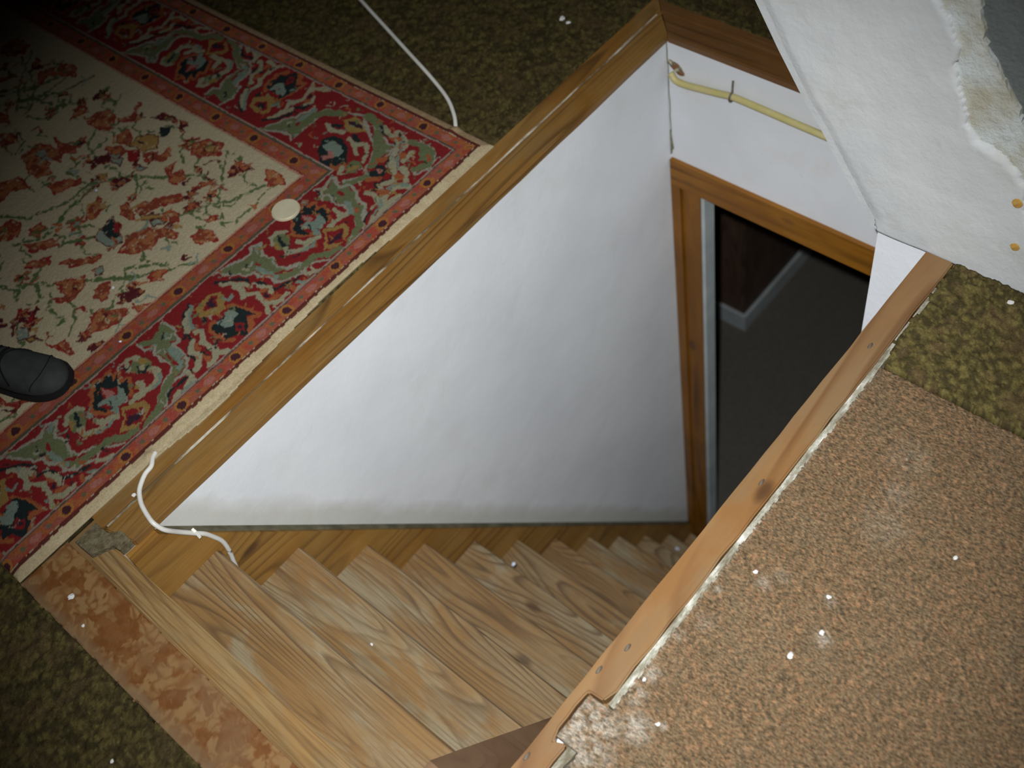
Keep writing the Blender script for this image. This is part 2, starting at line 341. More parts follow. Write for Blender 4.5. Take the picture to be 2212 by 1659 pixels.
RUGDATA = '''{"B":[["S","or",0.011,[[0.2,0.333],[0.213,0.32],[0.233,0.33],[0.222,0.303],[0.241,0.311],[0.228,0.288],[0.244,0.282],[0.226,0.248]]],["S","or",0.011,[[0.2,0.333],[0.182,0.317],[0.177,0.302],[0.165,0.297],[0.156,0.276],[0.174,0.25]]],["P","dk",0,[[0.2,0.333],[0.212,0.318],[0.233,0.33],[0.222,0.303],[0.241,0.311],[0.228,0.288],[0.244,0.282],[0.225,0.25],[0.217,0.248],[0.221,0.266],[0.221,0.28],[0.209,0.298],[0.201,0.309],[0.186,0.289],[0.175,0.285],[0.17,0.276],[0.177,0.255],[0.172,0.253],[0.158,0.276],[0.166,0.295],[0.178,0.301],[0.182,0.317],[0.192,0.319]]],["P","tl",0,[[0.221,0.285],[0.225,0.274],[0.217,0.248],[0.202,0.243],[0.193,0.246],[0.188,0.23],[0.175,0.241],[0.185,0.26],[0.182,0.272],[0.17,0.276],[0.175,0.285],[0.191,0.284],[0.208,0.271]]],["P","pk",0,[[0.201,0.309],[0.209,0.278],[0.2,0.277],[0.192,0.282]]],["S","dk",0.004,[[0.191,0.27],[0.185,0.26]]],["P","gd",0,[[0.197,0.237],[0.232,0.213],[0.234,0.194],[0.204,0.174],[0.18,0.178],[0.156,0.194],[0.178,0.21]]],["P","rd",0,[[0.197,0.227],[0.225,0.2],[0.196,0.175],[0.174,0.197]]],["P","nv",0,[[0.195,0.213],[0.2,0.203],[0.218,0.197],[0.2,0.185],[0.191,0.192],[0.178,0.191],[0.183,0.203]]],["S","cr",0.011,[[0.287,0.261],[0.294,0.248],[0.283,0.229],[0.264,0.224],[0.245,0.229],[0.253,0.255]]],["S","cr",0.012,[[0.245,0.229],[0.226,0.232],[0.217,0.231]]],["S","tl",0.006,[[0.293,0.239],[0.279,0.221],[0.261,0.22]]],["P","ol",0,[[0.266,0.306],[0.286,0.309],[0.299,0.293],[0.3,0.275],[0.287,0.264],[0.279,0.267],[0.269,0.271],[0.265,0.28],[0.258,0.293]]],["P","gd",0,[[0.283,0.306],[0.298,0.292],[0.298,0.278],[0.284,0.287]]],["S","cr",0.009,[[0.258,0.301],[0.269,0.321],[0.283,0.317],[0.286,0.306]]],["S","dk",0.005,[[0.276,0.291],[0.272,0.277],[0.276,0.267],[0.287,0.272]]],["S","cr",0.008,[[0.281,0.284],[0.278,0.278]]],["P","ol",0,[[0.117,0.315],[0.135,0.317],[0.148,0.304],[0.141,0.281],[0.127,0.264],[0.114,0.257],[0.105,0.27],[0.106,0.294]]],["S","cr",0.008,[[0.106,0.3],[0.12,0.317],[0.137,0.317],[0.147,0.302]]],["S","dk",0.006,[[0.131,0.306],[0.124,0.288],[0.117,0.265]]],["S","gd",0.007,[[0.114,0.296],[0.108,0.282]]],["S","cr",0.011,[[0.145,0.258],[0.152,0.238],[0.167,0.236],[0.177,0.229]]],["S","cr",0.011,[[0.152,0.238],[0.142,0.23],[0.126,0.24],[0.115,0.248],[0.116,0.266]]],["S","tl",0.006,[[0.132,0.232],[0.153,0.223],[0.166,0.229]]],["S","cg",0.006,[[0.309,0.334],[0.311,0.309],[0.326,0.302],[0.316,0.284],[0.312,0.26],[0.321,0.244],[0.317,0.229],[0.306,0.22],[0.288,0.214],[0.263,0.199],[0.246,0.186]]],["S","cg",0.006,[[0.374,0.339],[0.38,0.307],[0.374,0.289],[0.366,0.268],[0.354,0.275],[0.351,0.253],[0.347,0.22],[0.335,0.205],[0.315,0.195],[0.302,0.2],[0.286,0.199],[0.265,0.185],[0.25,0.167]]],["P","ol",0,[[0.372,0.335],[0.377,0.308],[0.374,0.294],[0.366,0.276],[0.352,0.286],[0.348,0.254],[0.342,0.223],[0.335,0.212],[0.317,0.203],[0.306,0.205],[0.289,0.205],[0.291,0.217],[0.311,0.222],[0.321,0.236],[0.318,0.262],[0.32,0.284],[0.331,0.306],[0.32,0.311],[0.31,0.332],[0.317,0.338],[0.333,0.322],[0.352,0.327]]],["S","tl",0.012,[[0.343,0.266],[0.341,0.236],[0.324,0.218]]],["S","rd",0.005,[[0.331,0.265],[0.326,0.237],[0.329,0.225]]],["S","dk",0.004,[[0.358,0.313],[0.35,0.303]]],["S","ol",0.014,[[0.289,0.205],[0.267,0.196],[0.25,0.18],[0.224,0.168],[0.2,0.16]]],["S","dk",0.006,[[0.441,0.327],[0.413,0.312],[0.394,0.291],[0.386,0.265],[0.381,0.249],[0.364,0.238],[0.354,0.216],[0.355,0.201]]],["S","dk",0.005,[[0.334,0.189],[0.311,0.184],[0.28,0.188],[0.264,0.176]]],["S","cr",0.011,[[0.43,0.313],[0.405,0.297],[0.391,0.272]]],["S","tl",0.006,[[0.439,0.319],[0.413,0.293],[0.401,0.273],[0.412,0.244]]],["S","cr",0.01,[[0.401,0.257],[0.408,0.243],[0.392,0.227],[0.394,0.205],[0.395,0.186],[0.38,0.171],[0.364,0.17]]],["S","cr",0.01,[[0.381,0.246],[0.361,0.227],[0.368,0.206],[0.347,0.184],[0.34,0.183]]],["S","cr",0.01,[[0.392,0.178],[0.406,0.165]]],["S","or",0.008,[[0.38,0.229],[0.376,0.221]]],["S","or",0.01,[[0.374,0.195],[0.371,0.181]]],["S","dk",0.004,[[0.37,0.211],[0.378,0.203],[0.377,0.19]]],["S","cr",0.008,[[0.325,0.191],[0.323,0.178],[0.321,0.16]]],["S","cr",0.008,[[0.324,0.179],[0.303,0.167]]],["S","cr",0.009,[[0.285,0.171],[0.266,0.16]]],["S","tl",0.005,[[0.32,0.164],[0.291,0.165],[0.278,0.154]]],["S","or",0.01,[[0.485,0.252],[0.499,0.214],[0.504,0.18],[0.488,0.189],[0.477,0.171],[0.463,0.16]]],["S","or",0.01,[[0.435,0.247],[0.422,0.232],[0.418,0.196],[0.432,0.176]]],["P","dk",0,[[0.483,0.251],[0.492,0.24],[0.498,0.212],[0.502,0.183],[0.488,0.201],[0.476,0.18],[0.46,0.164],[0.449,0.165],[0.441,0.185],[0.422,0.19],[0.432,0.209],[0.421,0.215],[0.426,0.237],[0.44,0.242],[0.474,0.24]]],["P","tl",0,[[0.47,0.246],[0.486,0.238],[0.48,0.221],[0.466,0.215],[0.455,0.205],[0.443,0.215],[0.438,0.234],[0.441,0.244],[0.457,0.233]]],["P","rd",0,[[0.463,0.208],[0.474,0.191],[0.46,0.174],[0.452,0.183],[0.452,0.198]]],["S","nv",0.006,[[0.46,0.194],[0.463,0.188]]],["P","gd",0,[[0.439,0.306],[0.474,0.312],[0.501,0.298],[0.491,0.274],[0.475,0.252],[0.453,0.253],[0.43,0.281]]],["P","rd",0,[[0.45,0.297],[0.48,0.303],[0.49,0.291],[0.467,0.271],[0.444,0.287]]],["P","nv",0,[[0.463,0.301],[0.48,0.295],[0.467,0.275],[0.455,0.285]]],["S","dk",0.007,[[0.433,0.272],[0.428,0.264]]],["S","tl",0.005,[[0.49,0.275],[0.493,0.263],[0.508,0.269]]],["S","cg",0.006,[[0.524,0.345],[0.566,0.33],[0.6,0.32],[0.621,0.334],[0.636,0.324],[0.615,0.292],[0.622,0.268],[0.611,0.245],[0.618,0.221],[0.647,0.209]]],["P","ol",0,[[0.53,0.344],[0.563,0.327],[0.597,0.315],[0.617,0.324],[0.631,0.318],[0.613,0.295],[0.619,0.27],[0.609,0.248],[0.615,0.221],[0.614,0.202],[0.602,0.192],[0.588,0.218],[0.589,0.241],[0.574,0.26],[0.578,0.278],[0.562,0.283],[0.542,0.317]]],["S","tl",0.01,[[0.585,0.277],[0.587,0.248],[0.589,0.224]]],["S","tl",0.008,[[0.625,0.323],[0.617,0.315]]],["S","rd",0.005,[[0.593,0.292],[0.59,0.28]]],["S","cr",0.006,[[0.568,0.298],[0.573,0.29]]],["S","dk",0.004,[[0.579,0.305],[0.574,0.297]]],["S","rd",0.006,[[0.598,0.231],[0.608,0.221]]],["S","cg",0.005,[[0.531,0.334],[0.541,0.315],[0.558,0.281],[0.573,0.274],[0.57,0.258],[0.583,0.238],[0.582,0.215],[0.596,0.198],[0.612,0.197],[0.634,0.184],[0.65,0.197],[0.67,0.182],[0.686,0.166]]],["S","ol",0.013,[[0.613,0.203],[0.639,0.201],[0.674,0.197],[0.695,0.176],[0.72,0.171]]],["S","dk",0.006,[[0.507,0.322],[0.537,0.297],[0.55,0.272],[0.543,0.251],[0.563,0.244],[0.566,0.224],[0.566,0.2],[0.592,0.191],[0.618,0.183]]],["S","cr",0.009,[[0.514,0.308],[0.529,0.288],[0.542,0.26]]],["S","cr",0.009,[[0.525,0.283],[0.527,0.262],[0.515,0.242]]],["S","cr",0.009,[[0.524,0.243],[0.539,0.225],[0.534,0.204],[0.531,0.185],[0.519,0.169]]],["S","cr",0.009,[[0.554,0.237],[0.565,0.217],[0.558,0.2]]],["S","cr",0.01,[[0.538,0.183],[0.552,0.17],[0.573,0.173]]],["S","or",0.008,[[0.55,0.224],[0.552,0.216]]],["S","or",0.009,[[0.547,0.19],[0.56,0.184]]],["S","nv",0.005,[[0.55,0.212],[0.545,0.2]]],["S","cr",0.009,[[0.632,0.178],[0.656,0.162]]],["S","cr",0.009,[[0.593,0.162],[0.615,0.16],[0.615,0.149]]],["S","or",0.007,[[0.594,0.177],[0.59,0.168]]],["S","tl",0.005,[[0.605,0.176],[0.628,0.153]]]],"C":[["P","rd",0,[[1.033,0.578],[1.075,0.507],[1.055,0.169],[0.822,0.147],[0.868,0.376]]],["P","dk",0,[[0.93,0.446],[0.95,0.434],[0.956,0.404],[0.94,0.368],[0.906,0.339],[0.886,0.346],[0.873,0.367],[0.877,0.396],[0.899,0.425]]],["P","tl",0,[[0.917,0.427],[0.942,0.42],[0.939,0.39],[0.927,0.369],[0.907,0.367],[0.904,0.386],[0.91,0.406]]],["S","pk",0.01,[[0.89,0.396],[0.902,0.384],[0.908,0.396]]],["S","or",0.012,[[0.867,0.397],[0.866,0.365],[0.882,0.349],[0.893,0.335]]],["S","cr",0.01,[[0.97,0.469],[0.962,0.446],[0.969,0.418]]],["S","dk",0.009,[[0.975,0.451],[0.982,0.433]]],["S","rd",0.008,[[0.918,0.445],[0.938,0.443],[0.953,0.429]]],["P","gd",0,[[1.001,0.445],[1.022,0.43],[1.018,0.394],[1.004,0.369],[0.984,0.387],[0.976,0.411]]],["P","nv",0,[[1.002,0.432],[1.008,0.416],[1.012,0.393],[1.001,0.385],[0.997,0.403],[0.992,0.416]]],["S","cr",0.011,[[0.961,0.385],[0.955,0.363],[0.939,0.339]]],["S","cr",0.011,[[0.959,0.361],[0.97,0.34],[0.952,0.317],[0.93,0.308]]],["S","dk",0.008,[[0.976,0.386],[0.969,0.366]]],["S","rd",0.01,[[0.953,0.342],[0.945,0.334]]],["P","ol",0,[[0.896,0.33],[0.915,0.333],[0.924,0.315],[0.914,0.3],[0.894,0.3],[0.878,0.311]]],["S","gd",0.008,[[0.895,0.318],[0.908,0.31]]],["S","cr",0.008,[[0.89,0.336],[0.871,0.327],[0.878,0.311]]],["S","rd",0.012,[[0.988,0.35],[0.976,0.324],[0.949,0.303],[0.918,0.294],[0.898,0.289],[0.865,0.318]]],["S","cg",0.006,[[0.981,0.516],[1.001,0.509],[1.022,0.452],[1.034,0.41],[0.999,0.363],[0.986,0.332],[0.968,0.312],[0.946,0.298],[0.92,0.29],[0.898,0.273],[0.861,0.301]]],["S","ol",0.016,[[0.974,0.516],[0.996,0.501],[1.015,0.459]]],["S","ol",0.018,[[1.038,0.403],[1.035,0.37],[1.012,0.342],[0.987,0.32],[0.961,0.294],[0.931,0.283]]],["S","ol",0.014,[[0.902,0.267],[0.874,0.28],[0.855,0.292]]],["P","ol",0,[[1.003,0.325],[0.993,0.296],[0.999,0.286],[0.976,0.278],[0.963,0.29]]],["S","cg",0.005,[[1.006,0.32],[0.996,0.296],[1.002,0.281],[0.977,0.273],[0.951,0.279]]],["P","dk",0,[[0.936,0.275],[0.946,0.259],[0.933,0.241],[0.916,0.234],[0.901,0.26],[0.911,0.276],[0.919,0.263]]],["S","pk",0.008,[[0.927,0.26],[0.926,0.252]]],["S","or",0.01,[[0.893,0.258],[0.911,0.239]]],["S","or",0.012,[[0.95,0.281],[0.965,0.267]]],["S","dk",0.006,[[1.029,0.354],[1.014,0.322],[1.018,0.3],[0.999,0.271],[0.967,0.264],[0.952,0.254],[0.936,0.226],[0.921,0.213],[0.896,0.235],[0.881,0.22],[0.865,0.237]]],["S","cr",0.01,[[1.034,0.342],[1.021,0.321],[1.023,0.302],[1.008,0.275],[0.97,0.259],[0.955,0.244],[0.94,0.22],[0.922,0.207],[0.896,0.225],[0.889,0.213]]],["S","cr",0.01,[[1.035,0.308],[1.032,0.282],[1.012,0.258],[1.002,0.256]]],["S","tl",0.006,[[1.027,0.285],[1.0,0.259],[0.967,0.243],[0.958,0.229],[0.953,0.209]]],["S","cr",0.01,[[1.007,0.233],[0.99,0.231],[0.977,0.232]]],["S","cr",0.011,[[0.96,0.216],[0.949,0.195],[0.935,0.184]]],["S","cr",0.011,[[0.927,0.169],[0.912,0.19],[0.891,0.195],[0.872,0.185],[0.848,0.172]]],["S","or",0.011,[[0.988,0.245],[0.985,0.239]]],["S","or",0.012,[[0.939,0.213],[0.937,0.201]]],["S","or",0.013,[[0.882,0.21],[0.886,0.199]]],["S","or",0.008,[[1.026,0.292],[1.02,0.286]]],["S","cr",0.01,[[0.865,0.233],[0.867,0.211],[0.858,0.189],[0.84,0.19]]],["S","tl",0.006,[[0.899,0.205],[0.92,0.195],[0.928,0.173]]],["S","cr",0.01,[[0.898,0.166],[0.872,0.171],[0.84,0.164],[0.813,0.158]]],["S","tl",0.005,[[0.875,0.199],[0.855,0.179],[0.825,0.174]]],["S","cg",0.006,[[1.03,0.265],[1.039,0.235],[1.037,0.198],[1.023,0.177],[0.987,0.168],[0.961,0.181],[0.968,0.198]]],["S","ol",0.014,[[1.028,0.258],[1.033,0.229],[1.028,0.194],[0.996,0.177],[0.971,0.193]]],["S","ol",0.014,[[1.025,0.217],[1.006,0.199],[1.013,0.188]]],["S","or",0.007,[[1.018,0.195],[1.009,0.184]]],["S","cg",0.006,[[0.808,0.339],[0.826,0.324],[0.852,0.334],[0.858,0.325],[0.843,0.296],[0.862,0.284],[0.854,0.255],[0.835,0.23],[0.838,0.212],[0.82,0.195],[0.797,0.182]]],["P","ol",0,[[0.849,0.329],[0.851,0.321],[0.839,0.294],[0.855,0.282],[0.849,0.255],[0.829,0.23],[0.83,0.21],[0.812,0.194],[0.795,0.195],[0.799,0.215],[0.812,0.24],[0.81,0.265],[0.819,0.292],[0.811,0.31],[0.814,0.319],[0.829,0.314]]],["S","tl",0.012,[[0.819,0.247],[0.808,0.218]]],["S","rd",0.006,[[0.833,0.288],[0.831,0.273]]],["S","or",0.006,[[0.818,0.221],[0.812,0.207]]],["S","cg",0.005,[[0.792,0.322],[0.815,0.299],[0.803,0.268],[0.811,0.245],[0.795,0.213],[0.789,0.195]]]],"F":[["S","gs",0.007,[[0.575,1.251],[0.636,1.202],[0.698,1.153],[0.777,1.129]]],["S","gs",0.007,[[0.606,1.298],[0.679,1.23],[0.775,1.249]]],["S","gs",0.006,[[0.751,0.611],[0.735,0.564],[0.673,0.503],[0.62,0.434]]],["S","gs",0.006,[[0.784,0.605],[0.738,0.568]]],["S","gs",0.009,[[0.351,0.911],[0.392,0.845],[0.464,0.811],[0.54,0.806],[0.596,0.761],[0.653,0.66],[0.698,0.614],[0.699,0.549]]],["S","gs",0.009,[[0.592,0.545],[0.645,0.512],[0.684,0.477],[0.757,0.446]]],["S","gs",0.006,[[0.626,0.442],[0.651,0.419],[0.741,0.428],[0.771,0.425]]],["S","gs",0.009,[[0.43,0.776],[0.379,0.763],[0.322,0.803]]],["S","gs",0.009,[[0.378,0.714],[0.425,0.674],[0.457,0.658]]],["S","gs",0.006,[[0.532,0.82],[0.532,0.894],[0.568,0.893],[0.625,0.897],[0.657,0.903]]],["S","gs",0.006,[[0.704,1.315],[0.663,1.213],[0.592,1.158],[0.62,1.09],[0.684,1.121]]],["S","gs",0.009,[[0.43,0.776],[0.493,0.791],[0.537,0.802]]],["S","gs",0.006,[[0.439,0.728],[0.464,0.68],[0.473,0.657]]],["S","gs",0.006,[[0.585,0.688],[0.619,0.697]]],["P","gd",0,[[0.662,0.836],[0.698,0.835],[0.718,0.823],[0.725,0.791],[0.703,0.768],[0.676,0.782],[0.672,0.819]]],["S","nv",0.006,[[0.688,0.822],[0.693,0.804]]],["P","mr",0,[[0.726,1.06],[0.755,1.066],[0.769,1.053],[0.752,1.037],[0.731,1.041]]],["P","mr",0,[[0.571,0.775],[0.592,0.768],[0.6,0.737],[0.635,0.764],[0.64,0.784],[0.652,0.804],[0.672,0.8],[0.662,0.776],[0.628,0.756],[0.599,0.73],[0.576,0.74],[0.563,0.76]]],["P","mr",0,[[0.578,0.876],[0.601,0.877],[0.621,0.854],[0.609,0.826],[0.589,0.849],[0.568,0.845]]],["P","mr",0,[[0.713,0.637],[0.719,0.617],[0.703,0.598],[0.698,0.614]]],["P","mr",0,[[0.724,0.536],[0.777,0.57],[0.763,0.537],[0.782,0.506],[0.75,0.522]]],["P","mr",0,[[0.793,0.798],[0.796,0.773],[0.761,0.741],[0.765,0.764]]],["P","mr",0,[[0.76,0.865],[0.787,0.85],[0.796,0.814],[0.782,0.796],[0.77,0.817]]],["P","dr",0,[[0.665,1.002],[0.703,1.002],[0.723,0.979],[0.709,0.94],[0.678,0.919],[0.662,0.947]]],["P","dr",0,[[0.647,1.043],[0.684,1.067],[0.704,1.055],[0.688,1.027]]],["P","dr",0,[[0.713,0.933],[0.736,0.914],[0.779,0.938],[0.773,0.925],[0.728,0.897],[0.712,0.914]]],["P","dr",0,[[0.676,0.891],[0.705,0.885],[0.69,0.848],[0.671,0.83],[0.66,0.858]]],["P","dr",0,[[0.641,0.881],[0.654,0.849],[0.649,0.818],[0.623,0.821],[0.621,0.854]]],["P","dr",0,[[0.506,1.044],[0.551,1.038],[0.564,0.997],[0.572,0.964],[0.543,0.934],[0.528,0.978],[0.51,0.92],[0.48,0.941],[0.474,0.978]]],["P","dr",0,[[0.584,1.025],[0.585,0.982],[0.592,0.941],[0.59,0.925],[0.57,0.948],[0.574,0.991]]],["P","dr",0,[[0.478,0.906],[0.498,0.884],[0.537,0.839],[0.529,0.834],[0.472,0.86]]],["P","dr",0,[[0.415,1.008],[0.458,0.986],[0.451,0.931],[0.41,0.961],[0.374,0.946]]],["P","dr",0,[[0.468,0.726],[0.484,0.743],[0.524,0.76],[0.506,0.718],[0.478,0.71]]],["P","dr",0,[[0.56,0.657],[0.602,0.625],[0.637,0.595],[0.622,0.576],[0.587,0.606],[0.543,0.623],[0.544,0.647]]],["P","dr",0,[[0.534,0.691],[0.55,0.683],[0.535,0.636],[0.523,0.63],[0.521,0.668]]],["P","dr",0,[[0.588,0.578],[0.593,0.552],[0.573,0.533],[0.562,0.551]]],["P","dr",0,[[0.494,0.599],[0.525,0.583],[0.552,0.534],[0.554,0.504],[0.539,0.496],[0.527,0.53],[0.491,0.522],[0.459,0.548],[0.446,0.576]]],["P","dr",0,[[0.73,0.675],[0.757,0.697],[0.791,0.681],[0.792,0.631],[0.767,0.613],[0.741,0.638]]],["P","dr",0,[[0.668,0.691],[0.692,0.691],[0.662,0.665],[0.685,0.654],[0.678,0.629],[0.65,0.628],[0.647,0.652]]],["P","dr",0,[[0.37,0.819],[0.391,0.812],[0.396,0.788],[0.371,0.776],[0.361,0.799]]],["P","dr",0,[[0.331,0.881],[0.362,0.876],[0.371,0.852],[0.342,0.821],[0.306,0.843]]],["P","dr",0,[[0.616,0.482],[0.637,0.475],[0.629,0.461],[0.614,0.469]]],["P","dr",0,[[0.59,0.473],[0.603,0.445],[0.586,0.415],[0.559,0.441],[0.563,0.467]]],["P","dr",0,[[0.673,0.778],[0.695,0.742],[0.712,0.733],[0.701,0.714],[0.674,0.72],[0.661,0.75]]],["P","dr",0,[[0.662,0.592],[0.705,0.567],[0.702,0.553],[0.659,0.578]]],["P","dr",0,[[0.515,1.16],[0.536,1.136],[0.52,1.1],[0.497,1.119]]],["P","dr",0,[[0.681,1.239],[0.714,1.274],[0.737,1.257],[0.74,1.206],[0.712,1.242],[0.689,1.224]]],["P","dr",0,[[0.79,0.483],[0.808,0.445],[0.785,0.41],[0.761,0.44]]],["P","dr",0,[[0.334,0.784],[0.383,0.74],[0.378,0.714],[0.328,0.751]]],["P","tl",0,[[0.624,0.859],[0.643,0.828],[0.615,0.797],[0.609,0.826]]],["P","tl",0,[[0.441,0.666],[0.472,0.667],[0.5,0.675],[0.492,0.636],[0.473,0.599],[0.444,0.595],[0.44,0.618]]],["P","tl",0,[[0.546,0.593],[0.568,0.576],[0.553,0.557],[0.536,0.575]]],["P","tl",0,[[0.531,1.022],[0.547,1.005],[0.526,0.981],[0.517,0.995]]],["P","tl",0,[[0.64,0.765],[0.644,0.73],[0.629,0.745]]],["P","dk",0,[[0.459,0.672],[0.499,0.668],[0.481,0.611],[0.457,0.624]]],["P","dk",0,[[0.751,0.818],[0.765,0.794],[0.744,0.779],[0.727,0.787]]],["P","rd",0,[[0.652,0.823],[0.672,0.8],[0.652,0.774],[0.633,0.786]]],["P","rd",0,[[0.483,0.659],[0.5,0.641],[0.483,0.625],[0.471,0.636]]],["P","gd",0,[[0.539,0.629],[0.583,0.578],[0.569,0.566],[0.531,0.608]]],["P","gd",0,[[0.567,0.819],[0.582,0.803],[0.567,0.782],[0.554,0.802]]],["P","gd",0,[[0.777,0.773],[0.771,0.754],[0.761,0.76]]],["P","gd",0,[[0.763,0.669],[0.785,0.651],[0.768,0.631],[0.754,0.654]]],["S","gs",0.007,[[0.235,0.735],[0.24,0.681],[0.264,0.699],[0.289,0.7]]],["S","gs",0.009,[[0.229,0.66],[0.259,0.691],[0.295,0.643],[0.34,0.591],[0.409,0.499],[0.49,0.43],[0.523,0.402]]],["S","gs",0.006,[[0.303,0.562],[0.291,0.529],[0.269,0.497],[0.243,0.478]]],["S","gs",0.008,[[0.245,0.526],[0.264,0.519]]],["S","gs",0.009,[[0.421,0.52],[0.442,0.504],[0.485,0.461]]],["S","gs",0.009,[[0.029,0.422],[0.056,0.407]]],["S","gs",0.009,[[0.273,0.78],[0.259,0.77]]],["S","tl",0.006,[[0.296,0.399],[0.327,0.418],[0.349,0.42]]],["S","tl",0.006,[[0.383,0.427],[0.402,0.42],[0.411,0.399]]],["P","tl",0,[[0.376,0.583],[0.402,0.573],[0.379,0.553],[0.371,0.566]]],["P","tl",0,[[0.181,0.593],[0.201,0.577],[0.188,0.546],[0.168,0.562]]],["P","dr",0,[[0.277,0.595],[0.296,0.574],[0.312,0.626],[0.329,0.615],[0.349,0.592],[0.362,0.587],[0.344,0.562],[0.32,0.552],[0.302,0.549],[0.28,0.575]]],["P","dr",0,[[0.346,0.536],[0.366,0.535],[0.378,0.524],[0.355,0.499],[0.338,0.487],[0.332,0.512]]],["P","dr",0,[[0.272,0.464],[0.292,0.469],[0.307,0.483],[0.328,0.473],[0.334,0.449],[0.356,0.43],[0.346,0.417],[0.32,0.42],[0.295,0.429],[0.279,0.44],[0.262,0.444]]],["P","dr",0,[[0.292,0.728],[0.315,0.732],[0.344,0.702],[0.336,0.684],[0.306,0.706]]],["P","dr",0,[[0.35,0.662],[0.37,0.655],[0.415,0.601],[0.403,0.596],[0.358,0.633]]],["P","dr",0,[[0.431,0.451],[0.456,0.467],[0.469,0.446],[0.451,0.429]]],["P","dr",0,[[0.211,0.477],[0.232,0.474],[0.218,0.432],[0.21,0.438]]],["P","dr",0,[[0.198,0.504],[0.213,0.475],[0.21,0.459]]],["P","dr",0,[[0.293,0.526],[0.309,0.502],[0.302,0.498],[0.291,0.522]]],["P","dr",0,[[0.063,0.474],[0.068,0.447],[0.065,0.432],[0.054,0.461]]],["P","dr",0,[[0.049,0.418],[0.073,0.433],[0.103,0.422],[0.1,0.407],[0.077,0.416]]],["P","dr",0,[[0.372,0.429],[0.386,0.4],[0.431,0.383],[0.41,0.357],[0.357,0.394]]],["P","mr",0,[[0.363,0.487],[0.385,0.468],[0.401,0.489],[0.414,0.484],[0.404,0.455],[0.409,0.439],[0.385,0.43],[0.369,0.441],[0.352,0.451],[0.361,0.468]]],["P","mr",0,[[0.201,0.606],[0.222,0.596],[0.25,0.613],[0.23,0.584],[0.237,0.566],[0.22,0.564],[0.198,0.56],[0.199,0.58]]],["P","mr",0,[[0.185,0.659],[0.186,0.643],[0.174,0.618],[0.161,0.623]]],["P","mr",0,[[0.236,0.413],[0.255,0.419],[0.28,0.409],[0.283,0.392],[0.266,0.39],[0.248,0.388]]],["P","mr",0,[[0.518,0.449],[0.526,0.437],[0.513,0.432]]],["P","mr",0,[[0.089,0.429],[0.105,0.419],[0.1,0.407]]],["P","rd",0,[[0.213,0.595],[0.236,0.598],[0.211,0.569],[0.198,0.567]]],["P","gd",0,[[0.185,0.623],[0.205,0.623],[0.192,0.605]]],["P","gd",0,[[0.176,0.551],[0.201,0.542],[0.199,0.523],[0.181,0.536]]],["P","gd",0,[[0.323,0.578],[0.334,0.577],[0.322,0.565]]],["P","gd",0,[[0.402,0.398],[0.413,0.381],[0.409,0.366],[0.391,0.385]]],["P","gd",0,[[0.307,0.468],[0.322,0.454],[0.307,0.446]]]]}'''

# ------------------------------------------------------------------ upstairs floor, wells, walls
Z_LOW = -2.58
bm = bmesh.new()
for a in ((-2.4, -.02, -2.4, 4.0), (1.63, 4.6, -2.4, 4.0), (-.02, 1.63, .03, 4.0), (-.02, 1.63, -2.4, -.80)):
    box(bm, a[0], a[1], a[2], a[3], -.20, -.021)
fo = bm_obj('floor', bm, simple('floor_boards', srgb(120, 92, 60), .7, .2, srgb(100, 76, 48), 6)); tag(fo, kind='structure')

def struct(name, bm, mat): o = bm_obj(name, bm, mat); tag(o, kind='structure'); return o
bm = bmesh.new(); box(bm, -.04, 1.61, 0, .03, Z_LOW, -.0205); struct('wall_left', bm, M['white'])
bm = bmesh.new()
box(bm, 1.61, 1.63, 0, .03, Z_LOW, -.0205); 
box(bm, 1.61, 1.64, -.80, 0, -.385, -.0205)
box(bm, 1.61, 1.64, -.80, -.685, Z_LOW, -.385)
struct('wall_far', bm, M['white_far'])
bm = bmesh.new(); box(bm, -.04, 1.61, -.82, -.79, Z_LOW, -.0205); struct('wall_right', bm, M['white_far'])
bm = bmesh.new(); box(bm, -.06, -.04, -.82, .03, Z_LOW, -.2005); struct('wall_near', bm, M['white_far'])

# far room enclosure upstairs
for nm, b in (('wall_back', (4.5, 4.6, -2.4, 4.0, -.02, 2.3)), ('wall_side', (-2.4, 4.6, 3.9, 4.0, -.02, 2.3)), ('wall_front', (-2.5, -2.4, -2.4, 4.0, -.02, 2.3)), ('wall_south', (-2.4, 4.6, -2.5, -2.4, -.02, 2.3)), ('ceiling', (-2.5, 4.6, -2.5, 4.0, 2.3, 2.36))):
    bm = bmesh.new(); box(bm, *b); struct(nm, bm, M['room'])

# ------------------------------------------------------------------ trims round the opening
def board(name, pts, z0, z1, mat, bev=.003, kind='structure', loc=None):
    bm = bmesh.new(); prism(bm, pts, 2, z0, z1); bevel(bm, bev, 2); o = bm_obj(name, bm, mat); tag(o, kind=kind); return o
def wob(x0, x1, y, n, amp, seed):
    r = random.Random(seed); return [(x0 + (x1 - x0) * i / n, y + r.uniform(-amp, amp)) for i in range(n + 1)]
board('trim_1', wob(.030, 1.612, -.006, 24, .0006, 1) + wob(1.674, .012, .058, 24, .0012, 2), -.020, .0, M['trim_x'])
board('trim_2', wob(.012, 1.68, .0635, 24, .0012, 3) + wob(1.72, .014, .102, 14, .001, 4), -.020, .001, M['trim_x'])
bm = bmesh.new(); box(bm, .02, 1.66, .052, .07, -.0195, -.004); struct('trim_3', bm, M['seam2'])
board('trim_4', [(1.605, -.70), (1.605, -.006), (1.667, .056), (1.667, -.70)], -.020, .0, M['trim_y'])
board('trim_5', [(1.669, -.70), (1.669, .058), (1.705, .094), (1.705, -.70)], -.020, .001, M['trim_y'])

